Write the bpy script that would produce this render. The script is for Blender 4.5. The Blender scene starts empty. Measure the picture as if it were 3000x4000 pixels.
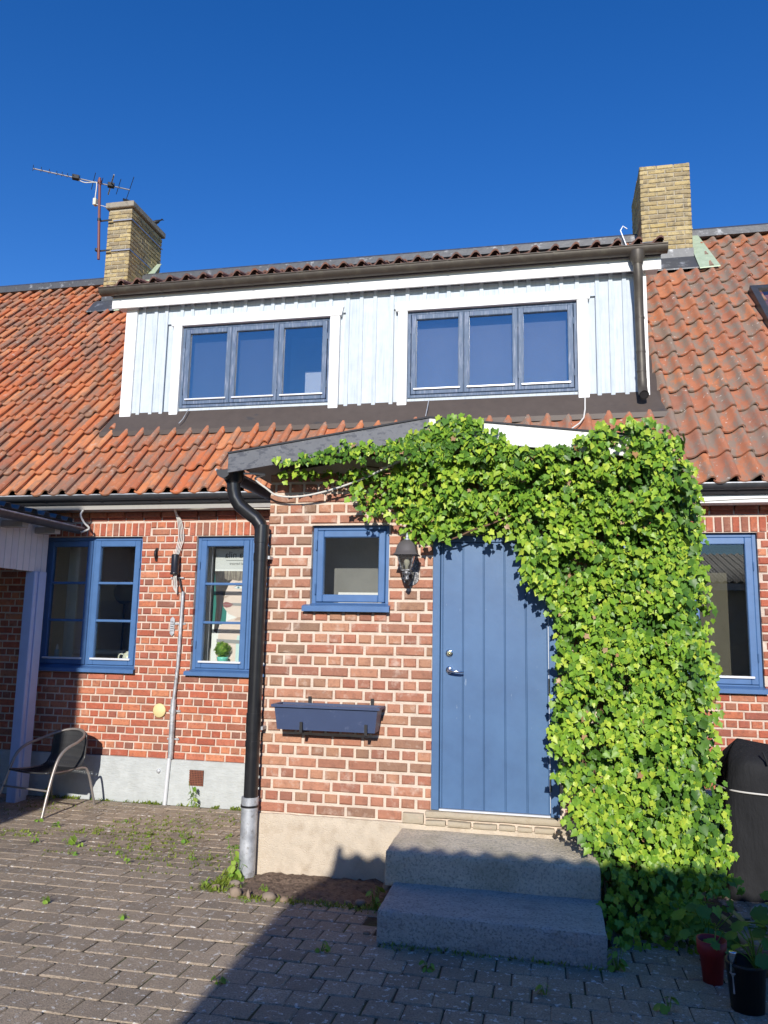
import bpy, math, random
import numpy as np
from mathutils import Matrix, Vector, noise

random.seed(7)
RND = random.Random(11)
U = RND.uniform
sc = bpy.context.scene
COL = sc.collection

# ------------------------------------------------------------------ camera
CF, CYAW, CPIT, CROL = 3004.97, 0.20681, 0.15197, 0.01885
CPOS = Vector((2.11954, -5.69569, 1.79438))
_r0 = Vector((math.cos(CYAW), math.sin(CYAW), 0))
_f0 = Vector((-math.sin(CYAW), math.cos(CYAW), 0))
_fw = _f0 * math.cos(CPIT) + Vector((0, 0, math.sin(CPIT)))
_up = Vector((0, 0, math.cos(CPIT))) - _f0 * math.sin(CPIT)
_R = _r0 * math.cos(CROL) + _up * math.sin(CROL)
_Up = _up * math.cos(CROL) - _r0 * math.sin(CROL)
cam = bpy.data.cameras.new('camera')
cam.sensor_fit = 'VERTICAL'; cam.sensor_height = 36.0; cam.sensor_width = 27.0
cam.lens = CF / 4000 * 36.0
cam.clip_start = 0.05; cam.clip_end = 500
camo = bpy.data.objects.new('camera', cam); COL.objects.link(camo)
m3 = Matrix((_R, _Up, -_fw)).transposed()
camo.matrix_world = Matrix.Translation(CPOS) @ m3.to_4x4()
sc.camera = camo

# ------------------------------------------------------------------ sky and sun
SUN_EL, SUN_AZ = math.radians(23.0), math.radians(5.5)   # sun behind the camera, a little to the right
world = bpy.data.worlds.new('World'); sc.world = world; world.use_nodes = True
wn = world.node_tree.nodes; wl = world.node_tree.links
sky = wn.new('ShaderNodeTexSky'); sky.sky_type = 'NISHITA'; sky.sun_disc = False
sky.sun_elevation = SUN_EL; sky.sun_rotation = math.pi - SUN_AZ
sky.altitude = 0; sky.air_density = 1.0; sky.dust_density = 0.0; sky.ozone_density = 3.0
hs = wn.new('ShaderNodeHueSaturation'); hs.inputs['Hue'].default_value = 0.516; hs.inputs['Saturation'].default_value = 1.34      # a deep, clean northern sky
wl.new(sky.outputs[0], hs.inputs['Color']); wl.new(hs.outputs[0], wn['Background'].inputs[0]); wn['Background'].inputs[1].default_value = 0.15
sun = bpy.data.lights.new('sun', 'SUN'); sun.energy = 4.9; sun.angle = math.radians(0.5); sun.color = (1, 0.95, 0.87)
suno = bpy.data.objects.new('sun', sun); COL.objects.link(suno)
SD = Vector((-math.sin(SUN_AZ) * math.cos(SUN_EL), math.cos(SUN_AZ) * math.cos(SUN_EL), -math.sin(SUN_EL)))
suno.rotation_euler = SD.to_track_quat('-Z', 'Y').to_euler(); suno.location = (0, -20, 20)
sc.view_settings.view_transform = 'Standard'; sc.view_settings.look = 'None'
sc.view_settings.exposure = 0.12; sc.view_settings.gamma = 1.0; sc.view_settings.use_curve_mapping = False
sc.render.engine = 'CYCLES'
sc.cycles.max_bounces = 8; sc.cycles.transparent_max_bounces = 12

def project(p):
    d = Vector(p) - CPOS
    z = d.dot(_fw)
    if z < 0.1: return None
    return 1500 + CF * d.dot(_R) / z, 2000 - CF * d.dot(_Up) / z, z
def in_frame(p, m=40):
    q = project(p)
    return q is not None and -m < q[0] < 3000 + m and -m < q[1] < 4000 + m

# ------------------------------------------------------------------ materials
def nodes(name):
    m = bpy.data.materials.new(name); m.use_nodes = True
    nt = m.node_tree; return m, nt, nt.nodes, nt.links
def mixc(nt, fac, a, b, mode='MIX'):
    n = nt.nodes.new('ShaderNodeMix'); n.data_type = 'RGBA'; n.blend_type = mode
    for s, v in ((0, fac), (6, a), (7, b)):
        if hasattr(v, 'is_output') or isinstance(v, bpy.types.NodeSocket): nt.links.new(v, n.inputs[s])
        elif s == 0: n.inputs[0].default_value = v
        else: n.inputs[s].default_value = (*v, 1) if len(v) == 3 else v
    return n.outputs[2]
def ramp(nt, src, stops, const=False):
    n = nt.nodes.new('ShaderNodeValToRGB'); e = n.color_ramp.elements
    if const: n.color_ramp.interpolation = 'CONSTANT'
    while len(e) < len(stops): e.new(0.5)
    for el, (p, c) in zip(e, stops):
        el.position = p; el.color = (c, c, c, 1) if not hasattr(c, '__len__') else (*c, 1)
    nt.links.new(src, n.inputs[0]); return n.outputs[0]
def tex(nt, scale, detail=3.0, rough=0.6, stretch=None, kind='noise', obj=False):
    if obj:
        tc = nt.nodes.new('ShaderNodeTexCoord'); src = tc.outputs['Object']
    else:
        g = nt.nodes.new('ShaderNodeNewGeometry'); src = g.outputs['Position']
    if stretch:
        mp = nt.nodes.new('ShaderNodeMapping'); mp.inputs['Scale'].default_value = stretch
        nt.links.new(src, mp.inputs[0]); src = mp.outputs[0]
    if kind == 'noise':
        n = nt.nodes.new('ShaderNodeTexNoise'); n.inputs['Scale'].default_value = scale
        n.inputs['Detail'].default_value = detail; n.inputs['Roughness'].default_value = rough
        out = n.outputs[0]
    else:
        n = nt.nodes.new('ShaderNodeTexVoronoi'); n.inputs['Scale'].default_value = scale; out = n.outputs[0]
    nt.links.new(src, n.inputs['Vector']); return out
def rand_out(nt):
    oi = nt.nodes.new('ShaderNodeObjectInfo'); g = nt.nodes.new('ShaderNodeNewGeometry')
    a = nt.nodes.new('ShaderNodeMath'); a.operation = 'ADD'
    nt.links.new(oi.outputs['Random'], a.inputs[0]); nt.links.new(g.outputs['Random Per Island'], a.inputs[1])
    f = nt.nodes.new('ShaderNodeMath'); f.operation = 'FRACT'; nt.links.new(a.outputs[0], f.inputs[0])
    return f.outputs[0]
def mat(name, cols, rough=0.7, over=None, over2=None, bump=None, metal=0.0, spec=0.4, smear=None, bump2=None):
    """cols: list of colours picked per piece (or one); over=(scale, lo, hi, colour, strength[, stretch])"""
    m, nt, N, L = nodes(name)
    b = N['Principled BSDF']
    b.inputs['Roughness'].default_value = rough; b.inputs['Metallic'].default_value = metal
    b.inputs['Specular IOR Level'].default_value = spec
    if len(cols) == 1:
        c = mixc(nt, 0.0, cols[0], cols[0])
    else:
        n = len(cols)
        c = ramp(nt, rand_out(nt), [(i / (n - 1), q) for i, q in enumerate(cols)])
    # gentle overall mottling
    mot = ramp(nt, tex(nt, 9, 5), [(0.3, 0.82), (0.7, 1.12)])
    c = mixc(nt, 0.6 if smear is None else smear, c, mot, 'MULTIPLY')
    for ov in (over, over2):
        if ov:
            st = ov[5] if len(ov) > 5 else None
            f = ramp(nt, tex(nt, ov[0], 6, 0.65, st), [(ov[1], 0.0), (ov[2], ov[4])])
            c = mixc(nt, f, c, ov[3])
    L.new(c, b.inputs['Base Color'])
    nrm = None
    for bp in (bump, bump2):
        if bp:
            bn = N.new('ShaderNodeBump'); bn.inputs['Strength'].default_value = bp[1]; bn.inputs['Distance'].default_value = bp[2]
            L.new(tex(nt, bp[0], 5, 0.6, bp[3] if len(bp) > 3 else None), bn.inputs['Height'])
            if nrm: L.new(nrm, bn.inputs['Normal'])
            nrm = bn.outputs[0]
    if nrm: L.new(nrm, b.inputs['Normal'])
    return m

M = {}
M['brick_red'] = mat('brick_red', [(.47, .13, .070), (.37, .095, .055), (.53, .18, .090), (.29, .095, .065), (.45, .14, .085), (.56, .22, .115), (.24, .105, .075), (.49, .15, .075)],
    0.85, over=(30, .50, .70, (.20, .075, .055), .7), over2=(9, .56, .74, (.58, .42, .33), .30), bump=(55, .9, .008))
M['brick_brown'] = mat('brick_brown', [(.38, .160, .100), (.46, .215, .135), (.30, .130, .088), (.42, .185, .12), (.49, .245, .15), (.34, .19, .12), (.44, .175, .11), (.26, .165, .11), (.40, .15, .095)],
    0.85, over=(20, .50, .72, (.17, .085, .06), .6), over2=(8, .54, .70, (.66, .53, .44), .55), bump=(55, .9, .008))
M['brick_yellow'] = mat('brick_yellow', [(.47, .36, .17), (.38, .29, .15), (.52, .41, .21), (.27, .21, .13), (.44, .33, .14), (.33, .27, .17)],
    0.9, over=(11, .48, .66, (.15, .125, .09), .8), bump=(45, .9, .012))
M['mortar'] = mat('mortar', [(.64, .52, .43)], 0.95, over=(14, .45, .7, (.44, .35, .29), .75), bump=(90, .9, .008))
M['mortar_light'] = mat('mortar_light', [(.66, .55, .45)], 0.95, over=(14, .45, .7, (.52, .43, .35), .7), bump=(90, .9, .008))
M['mortar_chimney'] = mat('mortar_chimney', [(.40, .35, .27)], 0.95, over=(26, .5, .7, (.2, .18, .14), .6), bump=(120, .6, .005))
M['tile_orange'] = mat('tile_orange', [(.50, .155, .065), (.40, .13, .066), (.55, .195, .08), (.33, .125, .075), (.47, .17, .075), (.52, .15, .06), (.59, .245, .11), (.44, .165, .085)],
    0.8, over=(4.5, .45, .59, (.23, .155, .115), .8, (1.3, .5, .5)), over2=(15, .57, .70, (.48, .40, .33), .6), bump=(70, .6, .006), spec=.3)
M['tile_weathered'] = mat('tile_weathered', [(.44, .165, .085), (.37, .145, .085), (.49, .185, .085), (.32, .14, .09), (.41, .165, .09)],
    0.82, over=(6, .45, .57, (.235, .185, .145), .9, (1.4, .55, .55)), over2=(19, .64, .68, (.62, .57, .50), .9), bump=(70, .6, .006), spec=.3)
M['tile_dark'] = mat('tile_dark', [(.20, .10, .075), (.16, .085, .07), (.24, .11, .075)], 0.85, over=(18, .5, .66, (.1, .08, .07), .7), bump=(90, .35, .004))
M['plinth_paint'] = mat('plinth_paint', [(.46, .485, .485)], 0.8, over=(7, .5, .75, (.37, .385, .375), .6), bump=(14, .5, .02, (1, 1, 3)), bump2=(70, .3, .004))
M['concrete'] = mat('concrete', [(.30, .265, .215)], 0.95, over=(14, .5, .68, (.15, .135, .115), .7), bump=(70, .7, .008))
M['plinth_render'] = mat('plinth_render', [(.60, .51, .40)], 0.95, over=(8, .5, .7, (.40, .31, .22), .6), over2=(60, .55, .7, (.62, .54, .43), .5), bump=(110, 1.0, .010))
M['blue_paint'] = mat('blue_paint', [(.066, .150, .325)], 0.42, over=(5, .5, .8, (.085, .180, .365), .6), over2=(60, .70, .76, (.35, .42, .52), .25), bump=(40, .12, .002, (1, 1, .15)), spec=.45)
M['blue_door'] = mat('blue_door', [(.064, .132, .262)], 0.45, over=(1.6, .40, .68, (.080, .165, .315), .8), over2=(30, .68, .73, (.42, .50, .60), .5, (1, 1, .3)), spec=.4, smear=.4, bump=(6, .25, .006), bump2=(60, .2, .002))
M['blue_old'] = mat('blue_old', [(.090, .135, .215)], 0.6, over=(40, .5, .66, (.30, .33, .42), .55, (1, 1, .12)), over2=(22, .56, .7, (.05, .08, .2), .6, (1, 1, .2)), bump=(50, .3, .003, (1, 1, .1)))
M['board_blue'] = mat('board_blue', [(.54, .59, .635), (.505, .56, .61), (.56, .605, .645)], 0.75, over=(28, .50, .72, (.33, .40, .49), .65, (1.5, 1, .08)), over2=(7, .60, .66, (.50, .50, .48), .35, (1, 1, .25)), bump=(60, .5, .004, (1, 1, .06)), smear=.4)
M['white_paint'] = mat('white_paint', [(.80, .80, .79)], 0.6, over=(10, .6, .85, (.62, .62, .60), .35), bump=(50, .15, .002, (1, 1, .2)), smear=.25)
M['white_shed'] = mat('white_shed', [(.66, .64, .66), (.62, .61, .64), (.69, .67, .67)], 0.7, over=(14, .55, .8, (.45, .44, .46), .4, (1, 1, .2)), smear=.3)
M['pale_blue_post'] = mat('pale_blue_post', [(.42, .50, .72)], 0.55, over=(40, .70, .74, (.07, .12, .3), .8, (1, 1, .3)), smear=.3)
M['gutter_dark'] = mat('gutter_dark', [(.060, .062, .068)], 0.4, over=(10, .5, .8, (.11, .105, .10), .5), metal=.3, spec=.5)
M['gutter_brown'] = mat('gutter_brown', [(.075, .062, .050)], 0.5, over=(9, .5, .75, (.13, .12, .085), .6), metal=.2, spec=.5)
M['apron_brown'] = mat('apron_brown', [(.085, .066, .056)], 0.55, over=(4, .62, .70, (.045, .045, .048), .8, (1, 1, 2.5)), over2=(40, .74, .78, (.4, .4, .4), .3), metal=.1)
M['lead'] = mat('lead', [(.085, .088, .095)], 0.5, over=(7, .55, .68, (.33, .34, .36), .75), metal=.3, bump=(9, .5, .01))
M['zinc_green'] = mat('zinc_green', [(.40, .48, .34)], 0.55, over=(13, .5, .7, (.52, .58, .44), .6), over2=(6, .66, .76, (.12, .13, .1), .7), metal=.2)
M['galvanised'] = mat('galvanised', [(.40, .42, .45)], 0.5, over=(9, .42, .62, (.62, .64, .67), .8), over2=(22, .54, .66, (.25, .24, .22), .7), metal=.45)
M['black_plastic'] = mat('black_plastic', [(.016, .016, .018)], 0.28, over=(9, .5, .8, (.03, .03, .033), .6), spec=.6)
M['black_satin'] = mat('black_satin', [(.02, .02, .022)], 0.5, spec=.4)
M['lamp_metal'] = mat('lamp_metal', [(.10, .10, .105)], 0.45, over=(60, .48, .62, (.50, .50, .51), .85), metal=.4)
M['lamp_roof'] = mat('lamp_roof', [(.11, .10, .098)], 0.5, over=(40, .5, .8, (.10, .09, .09), .6))
M['chrome'] = mat('chrome', [(.75, .75, .77)], 0.12, metal=1.0, smear=.05)
M['brass'] = mat('brass', [(.6, .47, .22)], 0.3, metal=1.0, smear=.1)
M['alu_strip'] = mat('alu_strip', [(.74, .76, .80)], 0.4, metal=.25, smear=.2)
M['rust'] = mat('rust', [(.20, .07, .045)], 0.8, over=(40, .5, .7, (.30, .13, .06), .6), bump=(80, .3, .003))
M['mast_brown'] = mat('mast_brown', [(.17, .055, .045)], 0.5, smear=.3)
M['antenna_metal'] = mat('antenna_metal', [(.36, .36, .38)], 0.4, metal=.7)
M['slate_fascia'] = mat('slate_fascia', [(.125, .13, .145)], 0.55, over=(12, .52, .58, (.055, .06, .078), .8, (1, 1, 2.2)), over2=(30, .62, .72, (.34, .34, .35), .4), bump=(40, .3, .003))
M['fascia_peeled'] = mat('fascia_peeled', [(.76, .75, .73)], 0.6, over=(9, .56, .66, (.36, .36, .37), .8, (1, 1, 3)), bump=(40, .2, .003))
M['soffit_grey'] = mat('soffit_grey', [(.36, .34, .31)], 0.8, over=(9, .5, .75, (.22, .20, .18), .6))
M['felt'] = mat('felt', [(.05, .05, .055)], 0.9, bump=(160, .6, .004))
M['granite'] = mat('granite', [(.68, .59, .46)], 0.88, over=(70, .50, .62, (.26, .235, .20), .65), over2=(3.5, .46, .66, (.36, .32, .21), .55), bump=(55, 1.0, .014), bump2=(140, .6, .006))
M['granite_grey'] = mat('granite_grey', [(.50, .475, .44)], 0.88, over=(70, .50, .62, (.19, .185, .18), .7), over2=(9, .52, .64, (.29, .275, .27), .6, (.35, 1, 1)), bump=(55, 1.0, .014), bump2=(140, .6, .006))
M['doorsill'] = mat('doorsill', [(.42, .36, .27)], 0.9, over=(9, .5, .66, (.30, .24, .16), .6), over2=(20, .6, .7, (.50, .33, .26), .5), bump=(70, .7, .008))
M['paver'] = mat('paver', [(.46, .36, .255), (.38, .30, .215), (.50, .395, .285), (.30, .245, .185), (.42, .33, .235), (.47, .375, .275)],
    0.94, over=(110, .46, .64, (.17, .14, .112), .75), over2=(30, .595, .625, (.72, .69, .63), .9), bump=(120, 1.0, .008))
M['joint_soil'] = mat('joint_soil', [(.075, .058, .040)], 1.0, over=(4, .46, .60, (.085, .105, .030), .8), over2=(40, .5, .7, (.035, .026, .018), .6), bump=(60, 1, .012))
M['soil'] = mat('soil', [(.20, .14, .10)], 1.0, over=(30, .48, .66, (.055, .038, .027), .8), bump=(50, 1, .02))
M['stone'] = mat('stone', [(.30, .21, .14), (.24, .20, .165), (.35, .24, .15)], 0.85, over=(30, .5, .7, (.2, .16, .12), .6), bump=(50, .6, .008))
M['rattan'] = mat('rattan', [(.030, .031, .034), (.05, .05, .052)], 0.38, spec=.6)
M['chair_tube'] = mat('chair_tube', [(.30, .27, .25)], 0.38, over=(22, .62, .72, (.24, .09, .04), .8), over2=(8, .5, .8, (.42, .40, .38), .6), metal=.45)
M['cover_black'] = mat('cover_black', [(.014, .0145, .0165)], 0.78, over=(3, .5, .8, (.022, .0225, .025), .8), bump=(180, .4, .002), bump2=(5, .6, .05, (1, 1, .35)), spec=.25)
M['plastic_navy'] = mat('plastic_navy', [(.045, .066, .135)], 0.45, over=(14, .62, .74, (.16, .19, .29), .45), smear=.3)
M['red_pot'] = mat('red_pot', [(.30, .022, .026)], 0.5, smear=.4)
M['clay_bowl'] = mat('clay_bowl', [(.42, .34, .24)], 0.85, over=(12, .5, .7, (.30, .25, .17), .6), bump=(40, .3, .004))
M['cream_disc'] = mat('cream_disc', [(.72, .60, .30)], 0.6, smear=.2)
M['cable_white'] = mat('cable_white', [(.62, .60, .56)], 0.6, smear=.3)
M['cable_box'] = mat('cable_box', [(.62, .58, .47)], 0.6, smear=.3)
M['room'] = mat('room', [(.50, .48, .43)], 0.9, smear=.3)
M['room_light'] = mat('room_light', [(.58, .58, .53)], 0.9, smear=.3)
M['room_floor'] = mat('room_floor', [(.12, .10, .08)], 0.7)
M['room_white'] = mat('room_white', [(.75, .75, .74)], 0.7, smear=.2)
M['rear_plaster'] = mat('rear_plaster', [(.60, .54, .46)], 0.9, over=(6, .5, .75, (.46, .40, .33), .5), bump=(40, .3, .006))
M['dim_olive'] = mat('dim_olive', [(.085, .078, .056)], 0.9, smear=.5)
M['dim_grey'] = mat('dim_grey', [(.20, .198, .19)], 0.9, smear=.5)
M['dim_slate'] = mat('dim_slate', [(.085, .09, .115)], 0.9, smear=.3)
M['dim_blue'] = mat('dim_blue', [(.19, .19, .215)], 0.9, smear=.3)
M['rear_roof'] = mat('rear_roof', [(.05, .048, .047)], 0.7, bump=(40, .3, .006))
M['mint'] = mat('mint', [(.18, .62, .50)], 0.35, smear=.15)
M['ceramic'] = mat('ceramic', [(.66, .68, .58)], 0.3, over=(60, .52, .58, (.28, .33, .42), .7), over2=(45, .56, .60, (.55, .52, .18), .8), smear=.15)
M['bottle_blue'] = mat('bottle_blue', [(.30, .42, .50)], 0.35, smear=.2)
M['print_white'] = mat('print_white', [(.78, .80, .79)], 0.5, smear=.05)
M['print_black'] = mat('print_black', [(.02, .02, .02)], 0.5, smear=.05)
M['print_skin'] = mat('print_skin', [(.72, .60, .53)], 0.5, over=(3, .45, .7, (.80, .70, .64), .8), smear=.1)
M['print_skin_shade'] = mat('print_skin_shade', [(.52, .40, .34)], 0.5, smear=.1)
M['print_hair'] = mat('print_hair', [(.12, .10, .09)], 0.5, over=(50, .45, .6, (.40, .36, .29), .9, (1.6, 1, .12)), smear=.1)
M['print_hair_dark'] = mat('print_hair_dark', [(.035, .03, .03)], 0.5, over=(60, .5, .62, (.09, .08, .07), .8, (1.6, 1, .1)), smear=.1)
M['print_lip'] = mat('print_lip', [(.30, .12, .12)], 0.5, smear=.05)
M['print_teal'] = mat('print_teal', [(.03, .20, .17)], 0.5, smear=.1)
M['print_mint'] = mat('print_mint', [(.55, .74, .72)], 0.5, smear=.1)
M['print_eye'] = mat('print_eye', [(.35, .52, .60)], 0.4, smear=.05)
M['print_grey'] = mat('print_grey', [(.30, .31, .31)], 0.5, smear=.1)
M['print_header'] = mat('print_header', [(.60, .62, .61)], 0.5, smear=.05)
M['feather'] = mat('feather', [(.012, .012, .014)], 0.5, over=(30, .5, .7, (.045, .045, .05), .6))
M['bark'] = mat('bark', [(.16, .095, .055)], 0.9, bump=(60, .5, .004))
M['slate_sheet'] = mat('slate_sheet', [(.10, .105, .115)], 0.38, over=(9, .5, .8, (.17, .175, .19), .6), metal=.3)

def leaf_mat(name, cols, dark=1.0):
    m, nt, N, L = nodes(name)
    b = N['Principled BSDF']; out = N['Material Output']
    n = len(cols)
    c = ramp(nt, rand_out(nt), [(i / (n - 1), q) for i, q in enumerate(cols)])
    c = mixc(nt, .5, c, ramp(nt, tex(nt, 30, 3), [(.3, .75), (.7, 1.2)]), 'MULTIPLY')
    L.new(c, b.inputs['Base Color']); b.inputs['Roughness'].default_value = .42; b.inputs['Specular IOR Level'].default_value = .35
    t = N.new('ShaderNodeBsdfTranslucent'); L.new(mixc(nt, .6, c, (.45, .55, .04)), t.inputs[0])
    mx = N.new('ShaderNodeMixShader'); mx.inputs[0].default_value = .16
    L.new(b.outputs[0], mx.inputs[1]); L.new(t.outputs[0], mx.inputs[2]); L.new(mx.outputs[0], out.inputs[0])
    return m
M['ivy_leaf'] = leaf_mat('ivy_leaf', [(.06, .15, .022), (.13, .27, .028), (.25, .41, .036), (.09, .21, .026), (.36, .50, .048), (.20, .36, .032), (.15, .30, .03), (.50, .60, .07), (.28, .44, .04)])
M['ivy_inner_shaded'] = leaf_mat('ivy_inner_shaded', [(.05, .125, .018), (.07, .165, .020), (.10, .21, .022)])  # darker leaf copy: shade between the clusters is put into the colour
M['weed_leaf'] = leaf_mat('weed_leaf', [(.12, .26, .03), (.2, .34, .04), (.28, .38, .06)])
M['moss'] = leaf_mat('moss', [(.16, .22, .03), (.24, .29, .04), (.12, .19, .03)])
M['pot_leaf'] = leaf_mat('pot_leaf', [(.06, .16, .03), (.09, .22, .035), (.13, .27, .04)])
M['dry_leaf'] = leaf_mat('dry_leaf', [(.40, .22, .10), (.5, .34, .2), (.33, .16, .07)])

def glass(name, tint, boost, base=0.02, rough=0.0):
    m, nt, N, L = nodes(name)
    N.remove(N['Principled BSDF'])
    t = N.new('ShaderNodeBsdfTransparent'); t.inputs[0].default_value = (*tint, 1)
    g = N.new('ShaderNodeBsdfGlossy'); g.inputs['Roughness'].default_value = rough; g.inputs[0].default_value = (1, 1, 1, 1)
    fr = N.new('ShaderNodeFresnel'); fr.inputs[0].default_value = 1.5
    ma = N.new('ShaderNodeMath'); ma.operation = 'MULTIPLY_ADD'; ma.inputs[1].default_value = boost; ma.inputs[2].default_value = base; ma.use_clamp = True
    mx = N.new('ShaderNodeMixShader')
    L.new(fr.outputs[0], ma.inputs[0]); L.new(ma.outputs[0], mx.inputs[0]); L.new(t.outputs[0], mx.inputs[1]); L.new(g.outputs[0], mx.inputs[2])
    L.new(mx.outputs[0], N['Material Output'].inputs[0]); return m
M['pane'] = glass('pane', (.95, .96, .95), .9, 0.015)
M['pane_dormer'] = glass('pane_dormer', (.88, .90, .92), 2.4, .10)
M['lamp_glass'] = glass('lamp_glass', (.80, .80, .74), 1.6, .10, .12)

# ------------------------------------------------------------------ mesh helpers
class MB:
    def __init__(s): s.v = []; s.f = []; s.sm = []
    def add(s, vs, fs, smooth=False):
        b = len(s.v); s.v += [tuple(q) for q in vs]
        for f in fs: s.f.append(tuple(b + i for i in f)); s.sm.append(smooth)
        return s
    def box(s, x0, x1, y0, y1, z0, z1):
        v = [(x, y, z) for x in (x0, x1) for y in (y0, y1) for z in (z0, z1)]
        return s.add(v, [(0, 1, 3, 2), (4, 6, 7, 5), (0, 4, 5, 1), (2, 3, 7, 6), (0, 2, 6, 4), (1, 5, 7, 3)])
    def cbox(s, x0, x1, y0, y1, z0, z1, c=.004, M4=None):
        vs, idx = [], {}
        for ix, (xa, dx) in enumerate(((x0, 1), (x1, -1))):
            for iy, (ya, dy) in enumerate(((y0, 1), (y1, -1))):
                for iz, (za, dz) in enumerate(((z0, 1), (z1, -1))):
                    for a in range(3):
                        p = [xa + dx * c, ya + dy * c, za + dz * c]; p[a] = (xa, ya, za)[a]
                        idx[ix, iy, iz, a] = len(vs); vs.append(p)
        F = []
        for i in (0, 1):
            q = [idx[i, 0, 0, 0], idx[i, 1, 0, 0], idx[i, 1, 1, 0], idx[i, 0, 1, 0]]; F.append(q if i else q[::-1])
            q = [idx[0, i, 0, 1], idx[1, i, 0, 1], idx[1, i, 1, 1], idx[0, i, 1, 1]]; F.append(q[::-1] if i else q)
            q = [idx[0, 0, i, 2], idx[1, 0, i, 2], idx[1, 1, i, 2], idx[0, 1, i, 2]]; F.append(q if i else q[::-1])
        for i in (0, 1):
            for j in (0, 1):
                F.append([idx[i, j, 0, 0], idx[i, j, 1, 0], idx[i, j, 1, 1], idx[i, j, 0, 1]])
                F.append([idx[i, 0, j, 0], idx[i, 1, j, 0], idx[i, 1, j, 2], idx[i, 0, j, 2]])
                F.append([idx[0, i, j, 1], idx[1, i, j, 1], idx[1, i, j, 2], idx[0, i, j, 2]])
                for k in (0, 1): F.append([idx[i, j, k, 0], idx[i, j, k, 1], idx[i, j, k, 2]])
        if M4 is not None: vs = [M4 @ Vector(q) for q in vs]
        return s.add(vs, F)
    def tube(s, path, r, n=10, caps=True, smooth=True):
        path = [Vector(p) for p in path]; rs = r if hasattr(r, '__len__') else [r] * len(path)
        rings = []; prev = None
        for i, p in enumerate(path):
            t = (path[min(i + 1, len(path) - 1)] - path[max(i - 1, 0)]).normalized()
            if prev is None:
                a = Vector((0, 0, 1)) if abs(t.z) < .9 else Vector((1, 0, 0)); u = t.cross(a).normalized()
            else: u = (prev - t * prev.dot(t)).normalized()
            prev = u; w = t.cross(u)
            rings.append([p + (u * math.cos(2 * math.pi * k / n) + w * math.sin(2 * math.pi * k / n)) * rs[i] for k in range(n)])
        v = [q for R in rings for q in R]; F = []
        for i in range(len(rings) - 1):
            for k in range(n): F.append((i * n + k, i * n + (k + 1) % n, (i + 1) * n + (k + 1) % n, (i + 1) * n + k))
        s.add(v, F, smooth)
        if caps:
            s.add(rings[0], [tuple(range(n))[::-1]]); s.add(rings[-1], [tuple(range(n))])
        return s
    def lathe(s, prof, c=(0, 0, 0), n=20, smooth=True, sx=1, sy=1, ph=0):
        v = []; F = []
        for r, z in prof:
            for k in range(n):
                a = 2 * math.pi * k / n + ph; v.append((c[0] + r * sx * math.cos(a), c[1] + r * sy * math.sin(a), c[2] + z))
        for i in range(len(prof) - 1):
            for k in range(n): F.append((i * n + k, i * n + (k + 1) % n, (i + 1) * n + (k + 1) % n, (i + 1) * n + k))
        return s.add(v, F, smooth)
    def disc(s, c, r, n=20, axis='z'):
        v = []
        for k in range(n):
            a = 2 * math.pi * k / n; x, y = r * math.cos(a), r * math.sin(a)
            v.append((c[0] + x, c[1] + y, c[2]) if axis == 'z' else (c[0] + x, c[1], c[2] + y))
        return s.add(v, [tuple(range(n))])
    def prism(s, poly, y0, y1):
        n = len(poly); v = [(x, y0, z) for x, z in poly] + [(x, y1, z) for x, z in poly]
        F = [tuple(range(n)), tuple(range(2 * n - 1, n - 1, -1))] + [(i, n + i, n + (i + 1) % n, (i + 1) % n) for i in range(n)]
        return s.add(v, F)
    def xprism(s, poly, x0, x1):      # poly in (y, z)
        n = len(poly); v = [(x0, y, z) for y, z in poly] + [(x1, y, z) for y, z in poly]
        F = [tuple(range(n))[::-1], tuple(range(n, 2 * n))] + [(i, (i + 1) % n, n + (i + 1) % n, n + i) for i in range(n)]
        return s.add(v, F)
    def mesh(s, name, m=None):
        me = bpy.data.meshes.new(name); me.from_pydata(s.v, [], s.f)
        if s.sm and any(s.sm): me.polygons.foreach_set('use_smooth', s.sm)
        me.validate(); me.update()
        if m: me.materials.append(M[m] if isinstance(m, str) else m)
        return me
    def build(s, name, m, parent=None):
        return put(name, s.mesh(name, m), parent)
def put(name, me, parent=None, mw=None):
    o = bpy.data.objects.new(name, me); COL.objects.link(o)
    mw = mw if mw is not None else Matrix.Identity(4)
    if parent is not None:
        o.parent = parent; o.matrix_basis = inv_world(parent) @ mw
    else: o.matrix_basis = mw
    return o
WM = {}
def world_of(o): return WM.get(o.name, Matrix.Identity(4))
def inv_world(o): return world_of(o).inverted()
def tag(o, label=None, cat=None, group=None, kind=None):
    for k, v in (('label', label), ('category', cat), ('group', group), ('kind', kind)):
        if v: o[k] = v
    return o
def thing(name, label, cat, loc=(0, 0, 0), group=None):
    o = bpy.data.objects.new(name, None); COL.objects.link(o); o.location = loc; o.empty_display_size = .1
    WM[o.name] = Matrix.Translation(Vector(loc)); return tag(o, label, cat, group)
def P_(mb, name, m, parent):
    o = mb.build(name, m, parent); WM[o.name] = Matrix.Identity(4); return o
def struct(mb, name, m): return tag(mb.build(name, m), kind='structure')

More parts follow.
